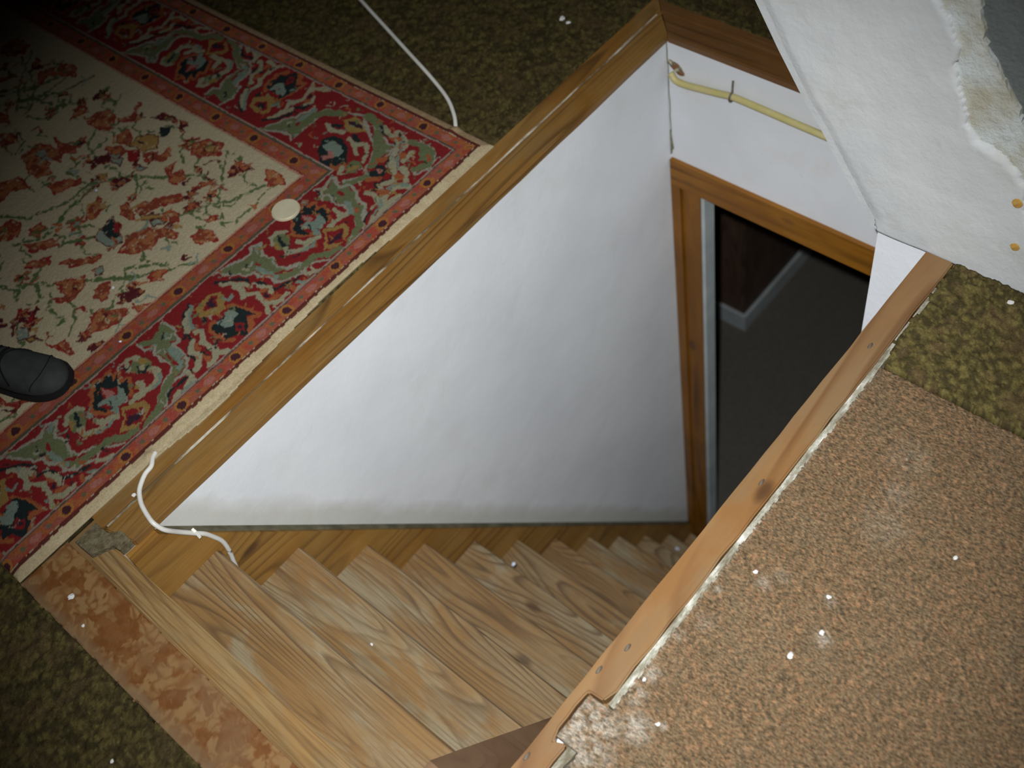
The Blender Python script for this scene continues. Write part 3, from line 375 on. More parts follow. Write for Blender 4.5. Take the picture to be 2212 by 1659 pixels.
edge = empty('edge_board', (.6, -.81, -.01), 'orange-brown worn wooden edging board nailed along the right rim of the stairwell', 'edging board')
pts = wob(1.335, .007, -.788, 30, .0008, 5) + wob(.007, .218, -.832, 8, .0015, 6) + [(.222, -.829), (.214, -.813)] + wob(.235, .296, -.806, 3, .0012, 7) + [(.304, -.8085), (.306, -.834)] + wob(.33, 1.335, -.8405, 22, .0018, 8)
bm = bmesh.new(); prism(bm, pts, 2, -.0205, .002); bevel(bm, .003, 2); bm_obj('board', bm, M['edge_orange'], edge)
for (x, y) in NAILS:
    bm = bmesh.new(); bmesh.ops.create_cone(bm, cap_ends=True, segments=14, radius1=.0042, radius2=.0034, depth=.0016)
    for v in bm.verts: v.co.x *= 1.9; v.co.y *= .8
    bm_obj('nail_head', bm, M['nail'], edge, (x, y, .0026))

# white filler line showing between the edging board and the carpets
bm = bmesh.new()
prism(bm, wob(1.27, .307, -.8415, 40, .0006, 11) + wob(.307, 1.27, -.8525, 60, .0014, 12), 2, -.0205, -.004)
sf = bm_obj('trim_6', bm, M['seam']); tag(sf, kind='structure')
bm = bmesh.new(); prism(bm, wob(.222, .008, -.8335, 10, .0005, 13) + wob(.008, .222, -.8475, 16, .002, 14), 2, -.0205, -.004)
sf = bm_obj('trim_7', bm, M['seam']); tag(sf, kind='structure')

# landing board (top nosing)
bm = bmesh.new(); prism(bm, [(-.041, .033), (.0015, .014), (.0035, -.001)] + [(.0005, -.70), (.0005, -.83), (-.052, -.83), (-.050, -.54)], 2, -.0255, .0)
bevel(bm, .004, 3)
lb = bm_obj('landing_board', bm, M['landing']); tag(lb, 'straight-grained pine nosing board at the top of the stairs', 'floor board')
bm = bmesh.new(); prism(bm, [(-.036, .080), (.011, .080), (.0125, .046), (.030, .026), (.030, -.001), (.0045, -.001), (.002, .016), (-.034, .036)], 2, -.0203, .0025); bevel(bm, .001, 1)
gp = bm_obj('grey_patch', bm, simple('grey_dust_ribbed', srgb(112, 104, 82), .9, .1, srgb(82, 72, 54), 90, .8)); tag(gp, 'small grey worn patch at the end of the top nosing board beside the rug corner', 'filler patch')

# ------------------------------------------------------------------ staircase
stair = empty('staircase', (0, -.35, Z_LOW), 'steep straight pine staircase with worn treads descending to the dark doorway', 'staircase')
G, R0, ZT = .1331, .2, .0206
for i in range(1, 13):
    x = .0005 + G * i; z = ZT - R0 * i
    bm = bmesh.new()
    y0, y1 = -.019, -.676
    prism(bm, [(x - G - .03, z - .03), (x - .007, z - .03), (x - .0015, z - .026), (x, z - .018), (x - .0004, z - .007), (x - .005, z), (x - G - .03, z)], 1, y1, y0)
    sh = Vector((x - .1, -.35, z))
    for v in bm.verts: v.co -= sh
    bm_obj('tread', bm, M['tread'], stair, sh)
    bm = bmesh.new(); box(bm, -.009, .009, -.33, .33, 0, R0 - (.0305 if i > 1 else .048))
    bm_obj('riser', bm, M['riser'], stair, (x - G - .021, -.3475, z + .0002))
bm = bmesh.new(); box(bm, -.009, .009, -.33, .33, 0, R0 - .0425)
bm_obj('riser', bm, M['riser'], stair, (x - .021, -.3475, Z_LOW + .002))
# stringers
f = lambda x: .083 - 1.5 * x
bm = bmesh.new(); prism(bm, [(.0055, -.021), (.069, -.021), (.12, f(.12)), (1.609, f(1.609)), (1.609, Z_LOW + .001), (1.40, Z_LOW + .001), (.0055, f(.0) - .52)], 1, -.0185, -.0005)
bm_obj('stringer', bm, M['stringer'], stair)
bm = bmesh.new(); prism(bm, [(.075, f(.075) + .0012), (.075, f(.075) + .011), (1.6, f(1.6) + .011), (1.6, f(1.6) + .0012)], 1, -.0125, -.0006)  # dark strip along the stringer top: shadow line at the wall, put in as colour
bm_obj('joint_shadow', bm, simple('joint_shadow_dark', srgb(84, 82, 66), .95, .05, srgb(112, 106, 88), 30), stair)
f = lambda x: .100 - 1.485 * x
bm = bmesh.new(); prism(bm, [(.006, -.022), (.081, -.022), (.14, f(.14)), (1.32, f(1.32)), (1.32, -2.57), (.006, f(.0) - .60)], 1, -.789, -.677)
bm_obj('stringer', bm, M['stringer_dark'], stair)

# ------------------------------------------------------------------ doorway at the foot
door = empty('door_1', (1.61, -.38, Z_LOW), None, None); tag(door, kind='structure')
bm = bmesh.new(); box(bm, 1.598, 1.66, -.684, -.002, -.463, -.377); bevel(bm, .004, 2)
bm_obj('lintel', bm, M['frame_y'], door)
bm = bmesh.new(); box(bm, 1.598, 1.625, -.030, -.002, Z_LOW + .001, -.464); bevel(bm, .004, 2); box(bm, 1.606, 1.66, -.085, -.0305, Z_LOW + .001, -.464)
bm_obj('door_jamb', bm, M['frame_z'], door)
bm = bmesh.new(); box(bm, 1.606, 1.66, -.684, -.655, Z_LOW + .001, -.464)
bm_obj('door_jamb', bm, M['frame_z'], door)
bm = bmesh.new(); box(bm, 1.612, 1.655, -.0965, -.0855, Z_LOW + .001, -.464)
bm_obj('door_stop', bm, M['whitewood'], door)

# hall below
hc = NT('hall_carpet', .97, .05); o_ = hc.tc.outputs['Object']
hc.col(hc.mix(hc.noise(o_, 70, 4, .7), srgb(68, 64, 60), srgb(104, 98, 90))); hc.bump(hc.noise(o_, 160, 3), .6, .004)
bm = bmesh.new(); box(bm, 1.2, 5.2, -1.6, 2.6, Z_LOW - .05, Z_LOW); struct('floor', bm, hc.m)
bm = bmesh.new(); box(bm, 2.70, 4.2, .47, 2.6, Z_LOW, -.25); struct('wall_hall', bm, M['panel'])
bm = bmesh.new()
box(bm, 2.685, 2.6995, .455, 2.0, Z_LOW, Z_LOW + .10); box(bm, 2.6995, 3.32, .455, .4695, Z_LOW, Z_LOW + .10)
struct('baseboard_hall', bm, M['skirt'])
bm = bmesh.new(); box(bm, 5.2, 5.25, -1.6, 2.6, Z_LOW, -.25); box(bm, 1.64, 5.2, 2.6, 2.65, Z_LOW, -.25); box(bm, 1.64, 5.2, -1.65, -1.6, Z_LOW, -.25)
box(bm, 1.645, 1.665, .04, 2.6, Z_LOW, -.25); box(bm, 1.645, 1.665, -1.6, -.70, Z_LOW, -.25)
struct('wall_hall', bm, M['panel'])
bm = bmesh.new(); box(bm, 1.645, 5.25, -1.65, 2.65, -.25, -.205); struct('ceiling', bm, M['room'])

# ------------------------------------------------------------------ pier and leaning chimney
bm = bmesh.new(); box(bm, 1.337, 1.609, -.789, -.689, Z_LOW, -.0042); struct('wall_pier', bm, M['pier'])
chim = empty('chimney_breast', (1.5, -.8, 0), 'white plastered chimney leaning to the left at the far right end of the stairwell', 'chimney')
def face_mesh(outline, x0, x1, seed, amp, res=.02):
    """slab in the plane x = const with uneven plaster surface"""
    bm = bmesh.new(); prism(bm, outline, 0, x0, x1)
    return bm
left = [(-.676, -.004), (-.665, .018), (-.606, .10), (-.548, .185), (-.516, .226), (-.455, .32), (-.400, .412), (-.330, .53), (-.20, .75), (.0, 1.08), (.62, 2.29)]
def rag(pts, amp, n, seed):
    r = random.Random(seed); out = []
    for i in range(len(pts) - 1):
        for k in range(n):
            t_ = k / n; a, b = pts[i], pts[i + 1]
            out.append((a[0] + (b[0] - a[0]) * t_ + r.uniform(-amp, amp), a[1] + (b[1] - a[1]) * t_ + r.uniform(-amp, amp)))
    out.append(pts[-1]); return out
inner = [(-.60, 2.0), (-.62, .80), (-.700, .545), (-.722, .522), (-.752, .488), (-.772, .45), (-.770, .41), (-.797, .36), (-.808, .317), (-.832, .289), (-.882, .276), (-.925, .235), (-.93, .2), (-.95, .16), (-1.05, .10), (-1.12, .0), (-1.12, -.004)]
outer = [(-.64, 2.0), (-.70, .80), (-.782, .545), (-.792, .499), (-.809, .459), (-.833, .426), (-.859, .397), (-.880, .36), (-.902, .34), (-.918, .30), (-.922, .26), (-.935, .22), (-.99, .16), (-1.10, .12), (-1.20, .02), (-1.20, -.004)]
# core
bm = bmesh.new(); prism(bm, [(p[0] - .012, p[1]) for p in left] + [(-.4, 2.29), (-1.6, 2.29), (-1.6, -.004)], 0, 1.352, 1.80)
bm_obj('chimney_core', bm, M['cement'], chim)
bm = bmesh.new(); prism(bm, left[:-1] + [(.02, 1.2), (-.3, 1.7)] + rag(outer, .004, 5, 3), 0, 1.343, 1.353)
bm_obj('bare_render', bm, M['bare'], chim)
coat = left[:-1] + [(.02, 1.2), (-.3, 1.7)] + rag(inner, .004, 4, 4)
CO = np.array([(p[0] - .007, p[1]) for p in left[:-1]] + coat[len(left) - 1:])
def inpoly(P, x, y):
    ins = np.zeros(x.shape, bool)
    for k in range(len(P)):
        a, b = P[k], P[(k + 1) % len(P)]
        if a[1] == b[1]: continue
        ins ^= ((a[1] > y) != (b[1] > y)) & (x < (b[0] - a[0]) * (y - a[1]) / (b[1] - a[1]) + a[0])
    return ins
def segdist(P, X, Y):
    d = np.full(X.shape, 9.)
    for k in range(len(P) - 1):
        a = np.array(P[k]); b = np.array(P[k + 1]); ab = b - a; t_ = np.clip(((X - a[0]) * ab[0] + (Y - a[1]) * ab[1]) / (ab @ ab + 1e-12), 0, 1)
        d = np.minimum(d, np.hypot(X - a[0] - t_ * ab[0], Y - a[1] - t_ * ab[1]))
    return d
def coatz(X, Y):
    dl = segdist(left[1:-1], X, Y); dr = segdist(inner, X, Y) + .010 * (vnoise(X, Y, 60, 103, 2) - .5)
    return .0082 + .0048 * np.clip((dl - .009) / .022, 0, 1) + .006 * (vnoise(X, Y, 7, 101, 3) - .5) * np.clip(dl / .06, 0, 1) - .0075 * (1 - np.clip(dr / .010, 0, 1)) ** 1.5
pc = grid_obj('plaster_coat', -1.13, .05, -.004, 1.6, .005, coatz, lambda X, Y: np.ones(X.shape + (3,)), M['stack'], lambda X, Y: inpoly(CO, X, Y), 0.0)
nv_ = len(pc.data.vertices); q_ = np.zeros(nv_ * 3, np.float32); pc.data.vertices.foreach_get('co', q_); q_ = q_.reshape(-1, 3)
pc.data.vertices.foreach_set('co', np.stack([1.348 - q_[:, 2] - 1.5, q_[:, 0] + .8, q_[:, 1]], -1).astype(np.float32).ravel())
pc.data.flip_normals(); pc.data.update(); pc.parent = chim; pc.location = (0, 0, 0)
bm = bmesh.new(); prism(bm, [(p[0], p[1]) for p in left] + [(left[-1][0] - .05, 2.29)] + [(p[0] - .05, p[1]) for p in reversed(left)], 0, 1.3385, 1.80)
bm_obj('plaster_side', bm, M['stack'], chim)
for y, z, r in ((-.918, .196, .009), (-.935, .100, .008)):
    bm = bmesh.new(); bmesh.ops.create_icosphere(bm, subdivisions=3, radius=r)
    for v in bm.verts:
        v.co.x *= .12; v.co.z *= 1.15; v.co += Vector((0, 1, 1)) * (mnoise.noise(v.co * 220) * .0012)
    bm_obj('rust_spot', bm, simple('rust_spot', srgb(196, 158, 84), .8, .1, srgb(172, 130, 66), 90), chim, (1.3345, y, z), True)['label'] = 'orange-brown rust spot'
# dark crumbly gap where the stack meets the far wall
for y, z, h in ((-.47, -.18, .016), (-.535, -.295, .024)):
    pass

# ------------------------------------------------------------------ pipe on the far wall
pp = empty('gas_pipe', (1.6, -.2, -.11), 'thin yellowish painted pipe clipped to the white wall above the doorway', 'pipe')
P0 = catmull([(1.600, -.016, -.098), (1.598, -.030, -.112), (1.598, -.055, -.1145), (1.598, -.10, -.108), (1.598, -.15, -.100), (1.598, -.19, -.0935), (1.598, -.26, -.0945), (1.598, -.34, -.097), (1.598, -.42, -.099), (1.598, -.55, -.102), (1.598, -.67, -.103)], 6)
bm = bmesh.new(); tube(bm, P0, .0082, 14); bm_obj('tube', bm, M['pipe'], pp, None, True)
bm = bmesh.new()
ring = [Vector((1.599 - .0115 * math.cos(a), -.186, -.094 + .0115 * math.sin(a))) for a in np.linspace(-1.6, 1.6, 12)]
ring = [Vector((1.6095, -.184, -.114))] + ring + [Vector((1.606, -.183, -.066)), Vector((1.6085, -.182, -.058))]
tube(bm, ring, .0026, 8); bm_obj('pipe_clip', bm, M['metal'], pp, None, True)
bm = bmesh.new(); bmesh.ops.create_icosphere(bm, subdivisions=4, radius=1)
for v in bm.verts:
    n_ = mnoise.noise(v.co * 1.6) * .3 + mnoise.noise(v.co * 4) * .12
    v.co = Vector((v.co.x * .0025, v.co.y * .022 * (1 + n_), v.co.z * .014 * (1 + n_) + v.co.y * .010))
hp = bm_obj('filler_patch', bm, M['filler'], None, (1.6095, -.026, -.086), True); tag(hp, 'rough reddish and dark hole with crumbling filler where the pipe enters the wall corner', 'wall hole')

# crack where the two plastered walls meet
bm = bmesh.new(); rk = random.Random(4)
tube(bm, [Vector((1.6088, -.0012 - .002 * rk.random(), -.022 - .34 * i / 30)) for i in range(31)], .0011, 6)
prism(bm, [(-.0008, -.285), (-.0085, -.345), (-.0035, -.352), (-.0015, -.366), (-.0008, -.366)], 0, 1.6060, 1.6097)
o = bm_obj('plaster_crack', bm, simple('crack_dark', srgb(92, 92, 76), .95, .05, srgb(130, 128, 108), 60)); tag(o, 'thin dark crack down the corner where the left wall meets the wall above the doorway', 'crack')

# ------------------------------------------------------------------ cable
cp = catmull([(1.80, 2.05, .010), (1.55, 1.35, .009), (1.42, .96, .009), (1.3367, .7262, .009), (1.2932, .6011, .009), (1.252, .4826, .009), (1.2129, .3702, .009), (1.1792, .288, .009), (1.1472, .2374, .009), (1.121, .208, .0085), (1.105, .194, .006)], 8)
bm = bmesh.new(); tube(bm, cp, .0046, 12); o = bm_obj('electric_cable', bm, M['cable'], None, None, True)
tag(o, 'white cable running over the dark olive carpet and under the far edge of the rug', 'cable')
cp = catmull([(.172, .1035, .0058), (.160, .0965, .0066), (.1475, .085, .0068), (.1310, .0815, .0068), (.1147, .0726, .0068), (.1025, .063, .0068), (.0944, .0519, .0068), (.0865, .037, .0068), (.0816, .0216, .0068), (.0775, .004, .0068), (.0752, -.0118, .0050), (.0785, -.0225, -.009), (.0853, -.0265, -.0235), (.098, -.0245, -.050), (.1182, -.0235, -.0875), (.131, -.0235, -.110), (.140, -.0235, -.1361), (.1465, -.0235, -.160), (.1478, -.0235, -.182), (.1455, -.0235, -.21), (.1405, -.024, -.238), (.137, -.025, -.26)], 6)
cb = empty('cable', (.10, .03, .005), 'white cable curling off the rug edge over the stair rim and down the stringer', 'cable')
bm = bmesh.new(); tube(bm, cp, .0046, 12); bm_obj('lead', bm, M['cable'], cb, None, True)
bm = bmesh.new(); box(bm, .1165, .1215, -.0295, -.0190, -.100, -.076); bevel(bm, .0015, 2); bm_obj('cable_clip', bm, simple('clip_white', srgb(236, 234, 226), .5), cb)

# ------------------------------------------------------------------ carpets
OL = [c3(60, 52, 29), c3(92, 80, 42), c3(108, 97, 52), c3(92, 72, 46)]
def olive(X, Y, k=.66):
    a = vnoise(X, Y, 105, 3, 3); b = vnoise(X, Y, 210, 5, 2); c = vnoise(X, Y, 30, 8, 3)
    t1 = np.clip((a * .6 + b * .4 - .40) / .22, 0, 1)
    col = lerp3(OL[0], OL[1], t1)
    t2 = np.clip((b - .56) / .16, 0, 1) * np.clip((a - .45) / .1, 0, 1)
    col = col * (1 - .7 * t2[..., None]) + OL[2] * .7 * t2[..., None]
    t3 = np.clip((c - .55) / .15, 0, 1) * .4
    return (col * (1 - t3[..., None]) + OL[3] * t3[..., None]) * (np.array([1.0, 1.03, 1.25]) * k)
def oz(z0, a=.0045): return lambda X, Y: z0 + a * (vnoise(X, Y, 120, 3, 3) - .5) * 2
# large olive carpet on the left and far side (two sheets of one carpet)
k1 = lambda X, Y: ((X > 1.703) | (Y > .097 + .004 * vnoise(X, Y, 60, 21, 2))) & ((X > -.152 + .012 * (vnoise(X, Y, 45, 22, 3) - .5)) | False)
g1 = grid_obj('olive_carpet', -.18, 2.5, .09, 2.7, .0055, oz(-.0035), olive, M['vc'], lambda X, Y: (Y > .105) & (X > -.146), -.0205)
tag(g1, 'dark olive mottled carpet spread beyond and beneath the patterned rug', 'carpet')
g1b = grid_obj('olive_carpet', 1.708, 2.5, -.62, .086, .006, oz(-.0035), olive, M['vc'], None, -.0205)
tag(g1b, 'dark strip of olive carpet behind the far edge of the stairwell', 'carpet')
g2 = grid_obj('olive_carpet', -.70, -.135, -.95, .9, .004, oz(-.001, .006), olive, M['vc'], lambda X, Y: X < -.147 - .0045 * vnoise(X, Y, 70, 31, 2) * 2 + .0055, -.0205)
tag(g2, 'olive shaggy carpet left of the tan floral strip at the stair head', 'carpet')
g3 = grid_obj('olive_carpet', 1.06, 1.336, -1.7, -.842, .004, oz(.0015, .006), lambda X, Y: olive(X, Y, 1.05), M['vc'], lambda X, Y: (X > 1.0685 + .006 * (vnoise(X, Y, 80, 41, 2) - .5)) & (Y < -.8455 - .02 * (vnoise(X, Y * 0, 24, 42, 2) - .5) - .008 * (X < 1.12)), -.0205)
tag(g3, 'olive shaggy carpet remnant in front of the leaning chimney', 'carpet')

# brown speckled carpet (right)
BR = [c3(130, 110, 90), c3(160, 132, 106), c3(182, 142, 112), c3(150, 132, 112), c3(100, 92, 80)]
DUST = [(.262, -.825, .06, 1.0), (.235, -.862, .035, .9), (.305, -.895, .028, .9), (.275, -.86, .03, .8), (.24, -.875, .03, .6), (.345, -.862, .022, .9), (.385, -.866, .016, .8), (.22, -.855, .02, .8), (.58, -1.036, .016, .75), (.64, -1.01, .013, .5), (.606, -.915, .016, .45), (.63, -.93, .018, .25), (.80, -1.01, .05, .18), (.86, -1.0, .03, .25), (.93, -.98, .04, .2), (.33, -.925, .008, .7), (.5, -.88, .02, .25), (.15, -.87, .03, .5), (.1, -.86, .03, .4), (.555, -.866, .008, .8), (.46, -.864, .012, .7)]
def brown(X, Y):
    u = X * .80 + Y * .60; v = -X * .60 + Y * .80
    a = vnoise(u * .6, v, 420, 51, 1); b = vnoise(u * .55, v, 300, 52, 1); c = vnoise(u * .4, v * 1, 26, 53, 3)
    col = lerp3(BR[0], BR[1], np.clip((a - .1) / .8, 0, 1))
    t2 = np.clip((b - .62) / .25, 0, 1)[..., None] * .8; col = col * (1 - t2) + BR[2] * t2
    t3 = np.clip((.24 - b) / .16, 0, 1)[..., None] * .6; col = col * (1 - t3) + BR[4] * t3
    t4 = np.clip((c - .48) / .3, 0, 1)[..., None] * .4; col = col * (1 - t4) + BR[3] * t4
    d = np.zeros_like(X)
    for (x, y, r, s) in DUST: d = np.maximum(d, s * np.clip(1.15 - np.hypot(X - x, (Y - y)) / r, 0, 1))
    d = np.maximum(d, .55 * np.clip(1 - (-.846 - Y) / .012, 0, 1))
    d = (d * np.clip((vnoise(X, Y, 120, 54, 3) - .22) / .35, 0, 1))[..., None]
    return (col * (1 - d * .8) + c3(226, 218, 214) * d * .8) * np.array([.48, .47, .41])
def bz(X, Y):
    return -.004 + .0016 * (vnoise((X * .80 + Y * .60) * .45, -X * .60 + Y * .80, 330, 51, 2) - .5) * 2
g4 = grid_obj('brown_carpet', .0, 1.070, -1.75, -.800, .0021, bz, brown, M['cord'], lambda X, Y: ((Y < -.8495 + .003 * (vnoise(X, Y * 0, 60, 55, 3) - .5) * 2 + 0 * X)) & (X < 1.0655), -.0205)
g4b = grid_obj('carpet_notch', .2245, .3025, -.8520, -.8095, .002, lambda X, Y: -.006 + .003 * vnoise(X, Y, 160, 58, 2), brown, M['cord'], None, -.0205); tag(g4b, kind='structure')  # dusty piece of the brown carpet in the notch of the edging board
tag(g4, 'large brown speckled cord carpet right of the stairwell with white plaster dust', 'carpet')

# tan floral strip at the head of the stairs
TA = [c3(196, 164, 128), c3(152, 100, 58), c3(176, 156, 140), c3(172, 124, 82)]
def tan(X, Y):
    wx = X + .03 * (vnoise(X, Y, 30, 61, 3) - .5); wy = Y + .03 * (vnoise(X, Y, 30, 62, 3) - .5)
    a = vnoise(wx, wy, 48, 63, 2); b = vnoise(wx, wy, 90, 64, 3)
    r1 = 1 - np.abs(vnoise(wx, wy, 36, 69, 1) - .5) * 7; r2 = 1 - np.abs(vnoise(wx + 3, wy, 55, 70, 1) - .5) * 7
    t1 = np.clip(np.maximum(np.clip((a * .6 + b * .4 - .47) / .06, 0, 1), np.maximum(np.clip(r1, 0, 1) * .9, np.clip(r2, 0, 1) * .7)), 0, 1)
    t1 = t1 * (.75 + .25 * np.clip((vnoise(X, Y, 90, 75, 3) - .3) / .2, 0, 1))
    col = lerp3(TA[0], TA[1], t1 * .95)
    t2 = np.clip((b - .60) / .08, 0, 1)[..., None] * .5; col = col * (1 - t2) + TA[3] * t2
    e = np.clip(1 - (X + .147) / .024 + (vnoise(X, Y, 40, 65, 3) - .5) * 1.1, 0, 1)[..., None] * .85
    e2 = np.clip((vnoise(X, Y, 12, 66, 3) - .56) / .12, 0, 1)[..., None] * .35
    col = col * (1 - e) + TA[2] * e; col = col * (1 - e2) + TA[2] * e2
    return col * np.array([.40, .33, .22])
g5 = grid_obj('floral_strip', -.158, -.0395, -.84, .098, .0022, lambda X, Y: -.0035 + .0004 * vnoise(X, Y, 30, 67, 2), tan, simple('tmp', srgb(0, 0, 0)), lambda X, Y: (X > -.1475 + .0035 * (vnoise(X * 0, Y, 50, 68, 3) - .5) * 2) & (X < -.0432 - (Y > 0) * 0 + (-.009) * np.clip(-Y / .54, 0, 1)), -.0205)
tv = NT('worn_lino', .55, .3); a_ = tv.n('ShaderNodeAttribute'); a_.attribute_name = 'Col'; tv.col(a_.outputs['Color']); tv.bump(tv.noise(tv.tc.outputs['Object'], 120, 3), .15, .002)
g5.data.materials.clear(); g5.data.materials.append(tv.m)
tag(g5, 'narrow strip of worn tan lino with brown leafy pattern at the stair head', 'floor covering')

# ------------------------------------------------------------------ patterned rug
RUG = json.loads(RUGDATA)
PAL = {'rd': c3(148, 42, 44), 'dr': c3(142, 70, 50), 'mr': c3(92, 38, 42), 'dk': c3(42, 50, 50), 'nv': c3(66, 44, 56), 'tl': c3(138, 150, 136), 'ol': c3(120, 124, 88), 'cg': c3(172, 164, 148), 'cr': c3(176, 166, 136), 'or': c3(176, 98, 62), 'gd': c3(168, 132, 76), 'pk': c3(188, 120, 112), 'gs': c3(94, 112, 72)}
RX0, RX1, RY0, RY1 = -.145, 1.121, .100, 2.0
def rug_col(X, Y):
    # a little warp so that the woven outlines are uneven
    WX = X + .009 * (vnoise(X, Y, 110, 71, 2) - .5); WY = Y + .009 * (vnoise(X, Y, 110, 72, 2) - .5)
    xs = X[:, 0]; ys = Y[0]
    FX = X + .016 * (vnoise(X, Y, 75, 76, 2) - .5); FY = Y + .016 * (vnoise(X, Y, 75, 77, 2) - .5)
    frag = vnoise(X, Y, 150, 78, 2); tone = vnoise(X, Y, 85, 79, 2)
    col = np.zeros(X.shape + (3,)); col[:] = c3(196, 182, 150)
    col *= (.92 + .16 * vnoise(X, Y, 8, 73, 3))[..., None]
    def paint(st, dx=0, dy=0, swap=False, clip=None, fld=False):
        typ, cn, wd, pts = st
        if not fld: wd = wd * 1.22
        P = np.array(pts)
        if swap: P = np.stack([RX1 - (P[:, 1] - RY0), RY0 + (RX1 - P[:, 0])], 1)
        P = P + [dx, dy]
        m = max(wd, .004) + .006
        i0, i1 = np.searchsorted(xs, [P[:, 0].min() - m, P[:, 0].max() + m]); j0, j1 = np.searchsorted(ys, [P[:, 1].min() - m, P[:, 1].max() + m])
        if i1 <= i0 or j1 <= j0: return
        x = (FX if fld else WX)[i0:i1, j0:j1]; y = (FY if fld else WY)[i0:i1, j0:j1]
        if typ == 'P':
            ins = np.zeros(x.shape, bool); n = len(P)
            for k in range(n):
                a, b = P[k], P[(k + 1) % n]
                if a[1] == b[1]: continue
                c_ = ((a[1] > y) != (b[1] > y)) & (x < (b[0] - a[0]) * (y - a[1]) / (b[1] - a[1]) + a[0]); ins ^= c_
            f_ = ins.astype(float)
        else:
            d = np.full(x.shape, 9.)
            for k in range(len(P) - 1):
                a, b = P[k], P[k + 1]; ab = b - a; L = ab @ ab + 1e-12
                t_ = np.clip(((x - a[0]) * ab[0] + (y - a[1]) * ab[1]) / L, 0, 1)
                d = np.minimum(d, np.hypot(x - a[0] - t_ * ab[0], y - a[1] - t_ * ab[1]))
            f_ = np.clip((wd * .5 - d) / .0015 + .5, 0, 1)
        if clip is not None: f_ = f_ * clip[i0:i1, j0:j1]
        base = PAL[cn]
        if fld:
            fr = frag[i0:i1, j0:j1]; f_ = f_ * (np.clip((fr - .26) / .16, 0, 1) if cn == 'gs' else np.clip((fr - .18) / .12, .25, 1))
            if cn in ('dr', 'mr'):
                tt = np.clip((tone[i0:i1, j0:j1] - (.48 if cn == 'dr' else .62)) / .07, 0, 1)[..., None] * .75
                base = PAL[cn] * (1 - tt) + c3(180, 118, 76) * tt
        f_ = f_[..., None]
        col[i0:i1, j0:j1] = col[i0:i1, j0:j1] * (1 - f_) + base * f_
    fieldm = (X < .802) & (Y > .40)
    rf = random.Random(21); clf0 = fieldm.astype(float)
    def rosette(x_, y_, R_, c1, c2, c3_):
        a0 = rf.uniform(0, 6.28); n_ = rf.choice([5, 6, 7])
        pts_ = []
        for q in range(n_ * 4):
            a_ = a0 + 2 * math.pi * q / (n_ * 4); rr_ = R_ * (1.0 if q % 4 in (1, 2) else .58) * rf.uniform(.85, 1.15)
            pts_.append([x_ + rr_ * math.cos(a_), y_ + rr_ * math.sin(a_) * .8])
        paint(['P', c1, 0, pts_], clip=clf0, fld=True); paint(['S', c3_, .0035, pts_ + pts_[:1]], clip=clf0, fld=True)
        paint(['P', c2, 0, [[x_ + (p[0] - x_) * .42, y_ + (p[1] - y_) * .42] for p in pts_]], clip=clf0, fld=True)
    for k in range(120):
        x_ = rf.uniform(-.13, .78); y_ = rf.uniform(.42, 1.95)
        L_ = rf.uniform(.05, .10); a_ = rf.uniform(.2, 1.2) + (math.pi if rf.random() < .5 else 0)
        paint(['S', 'gs', rf.uniform(.004, .008), [[x_, y_], [x_ + L_ * .5 * math.cos(a_), y_ + L_ * .5 * math.sin(a_)], [x_ + L_ * math.cos(a_ + .5), y_ + L_ * math.sin(a_ + .5)]]], clip=clf0, fld=True)
        if k % 2 == 0: rosette(x_, y_, rf.uniform(.012, .024), rf.choice(['dr', 'dr', 'or', 'mr']), rf.choice(['gd', 'tl', 'or', 'dk']), rf.choice(['mr', 'dr', 'rd']))
    for dy, dx in ((1.50, .02), (.76, -.03), (0, 0)):
        outl = [['S', 'rd' if st[1] == 'dr' else 'mr', .0036, st[3] + st[3][:1]] for st in RUG['F'] if st[0] == 'P' and st[1] in ('dr', 'gd', 'tl')]
        cl = (fieldm & (Y > (1.02 if dy else 0)) & (Y > 1.02 + .6 * (dy > 1)) if dy else fieldm).astype(float)
        for st in RUG['F'] + outl: paint(st, dx, dy, clip=cl, fld=True)
    cl = (fieldm & (X < .03)).astype(float)
    for st in RUG['F']: paint(st, -.62, 0, clip=cl, fld=True)
    # small leaves, buds and tendrils scattered between the flowers
    rr = random.Random(5); cl = fieldm.astype(float)
    for k in range(330):
        x_ = rr.uniform(-.13, .79); y_ = rr.uniform(.41, 1.95); a_ = rr.uniform(0, 6.28); L_ = rr.uniform(.008, .024); cc_ = rr.choice(['gs', 'gs', 'gs', 'dr', 'dr', 'tl', 'gd', 'mr', 'or'])
        paint(['S', cc_, rr.uniform(.004, .008), [[x_, y_], [x_ + L_ * math.cos(a_), y_ + L_ * math.sin(a_)], [x_ + L_ * 1.6 * math.cos(a_ + .7), y_ + L_ * 1.6 * math.sin(a_ + .7)]]], clip=cl, fld=True)
    # border bands; dn = distance from the near edge, df = from the far edge
    dn = Y + .0035 * (vnoise(X, Y, 100, 74, 2) - .5) - RY0; df = RX1 - X + .0035 * (vnoise(X, Y, 100, 75, 2) - .5); d = np.minimum(dn, df); al = np.where(dn < df, X, Y)
    band = (d > .062) & (d < .246)
    col[band] = PAL['rd']
    clb = (band & (dn <= df)).astype(float) * (X < .84)
    for k in (-1, 0, 1, 2):
        for st in RUG['B']: paint(st, k * .539, 0, clip=clb)
    clf = (band & (dn > df)).astype(float) * (Y > .50)
    for k in (-3, -2, -1, 0, 1):
        for st in RUG['B']: paint(st, 0, .539 * -k - .10, swap=True, clip=clf)
    clc = (band & (X > .80) & (Y < .58)).astype(float)
    for st in RUG['C']: paint(st, clip=clc)
    # small tufts of other wools inside the red ground
    rr = random.Random(9)
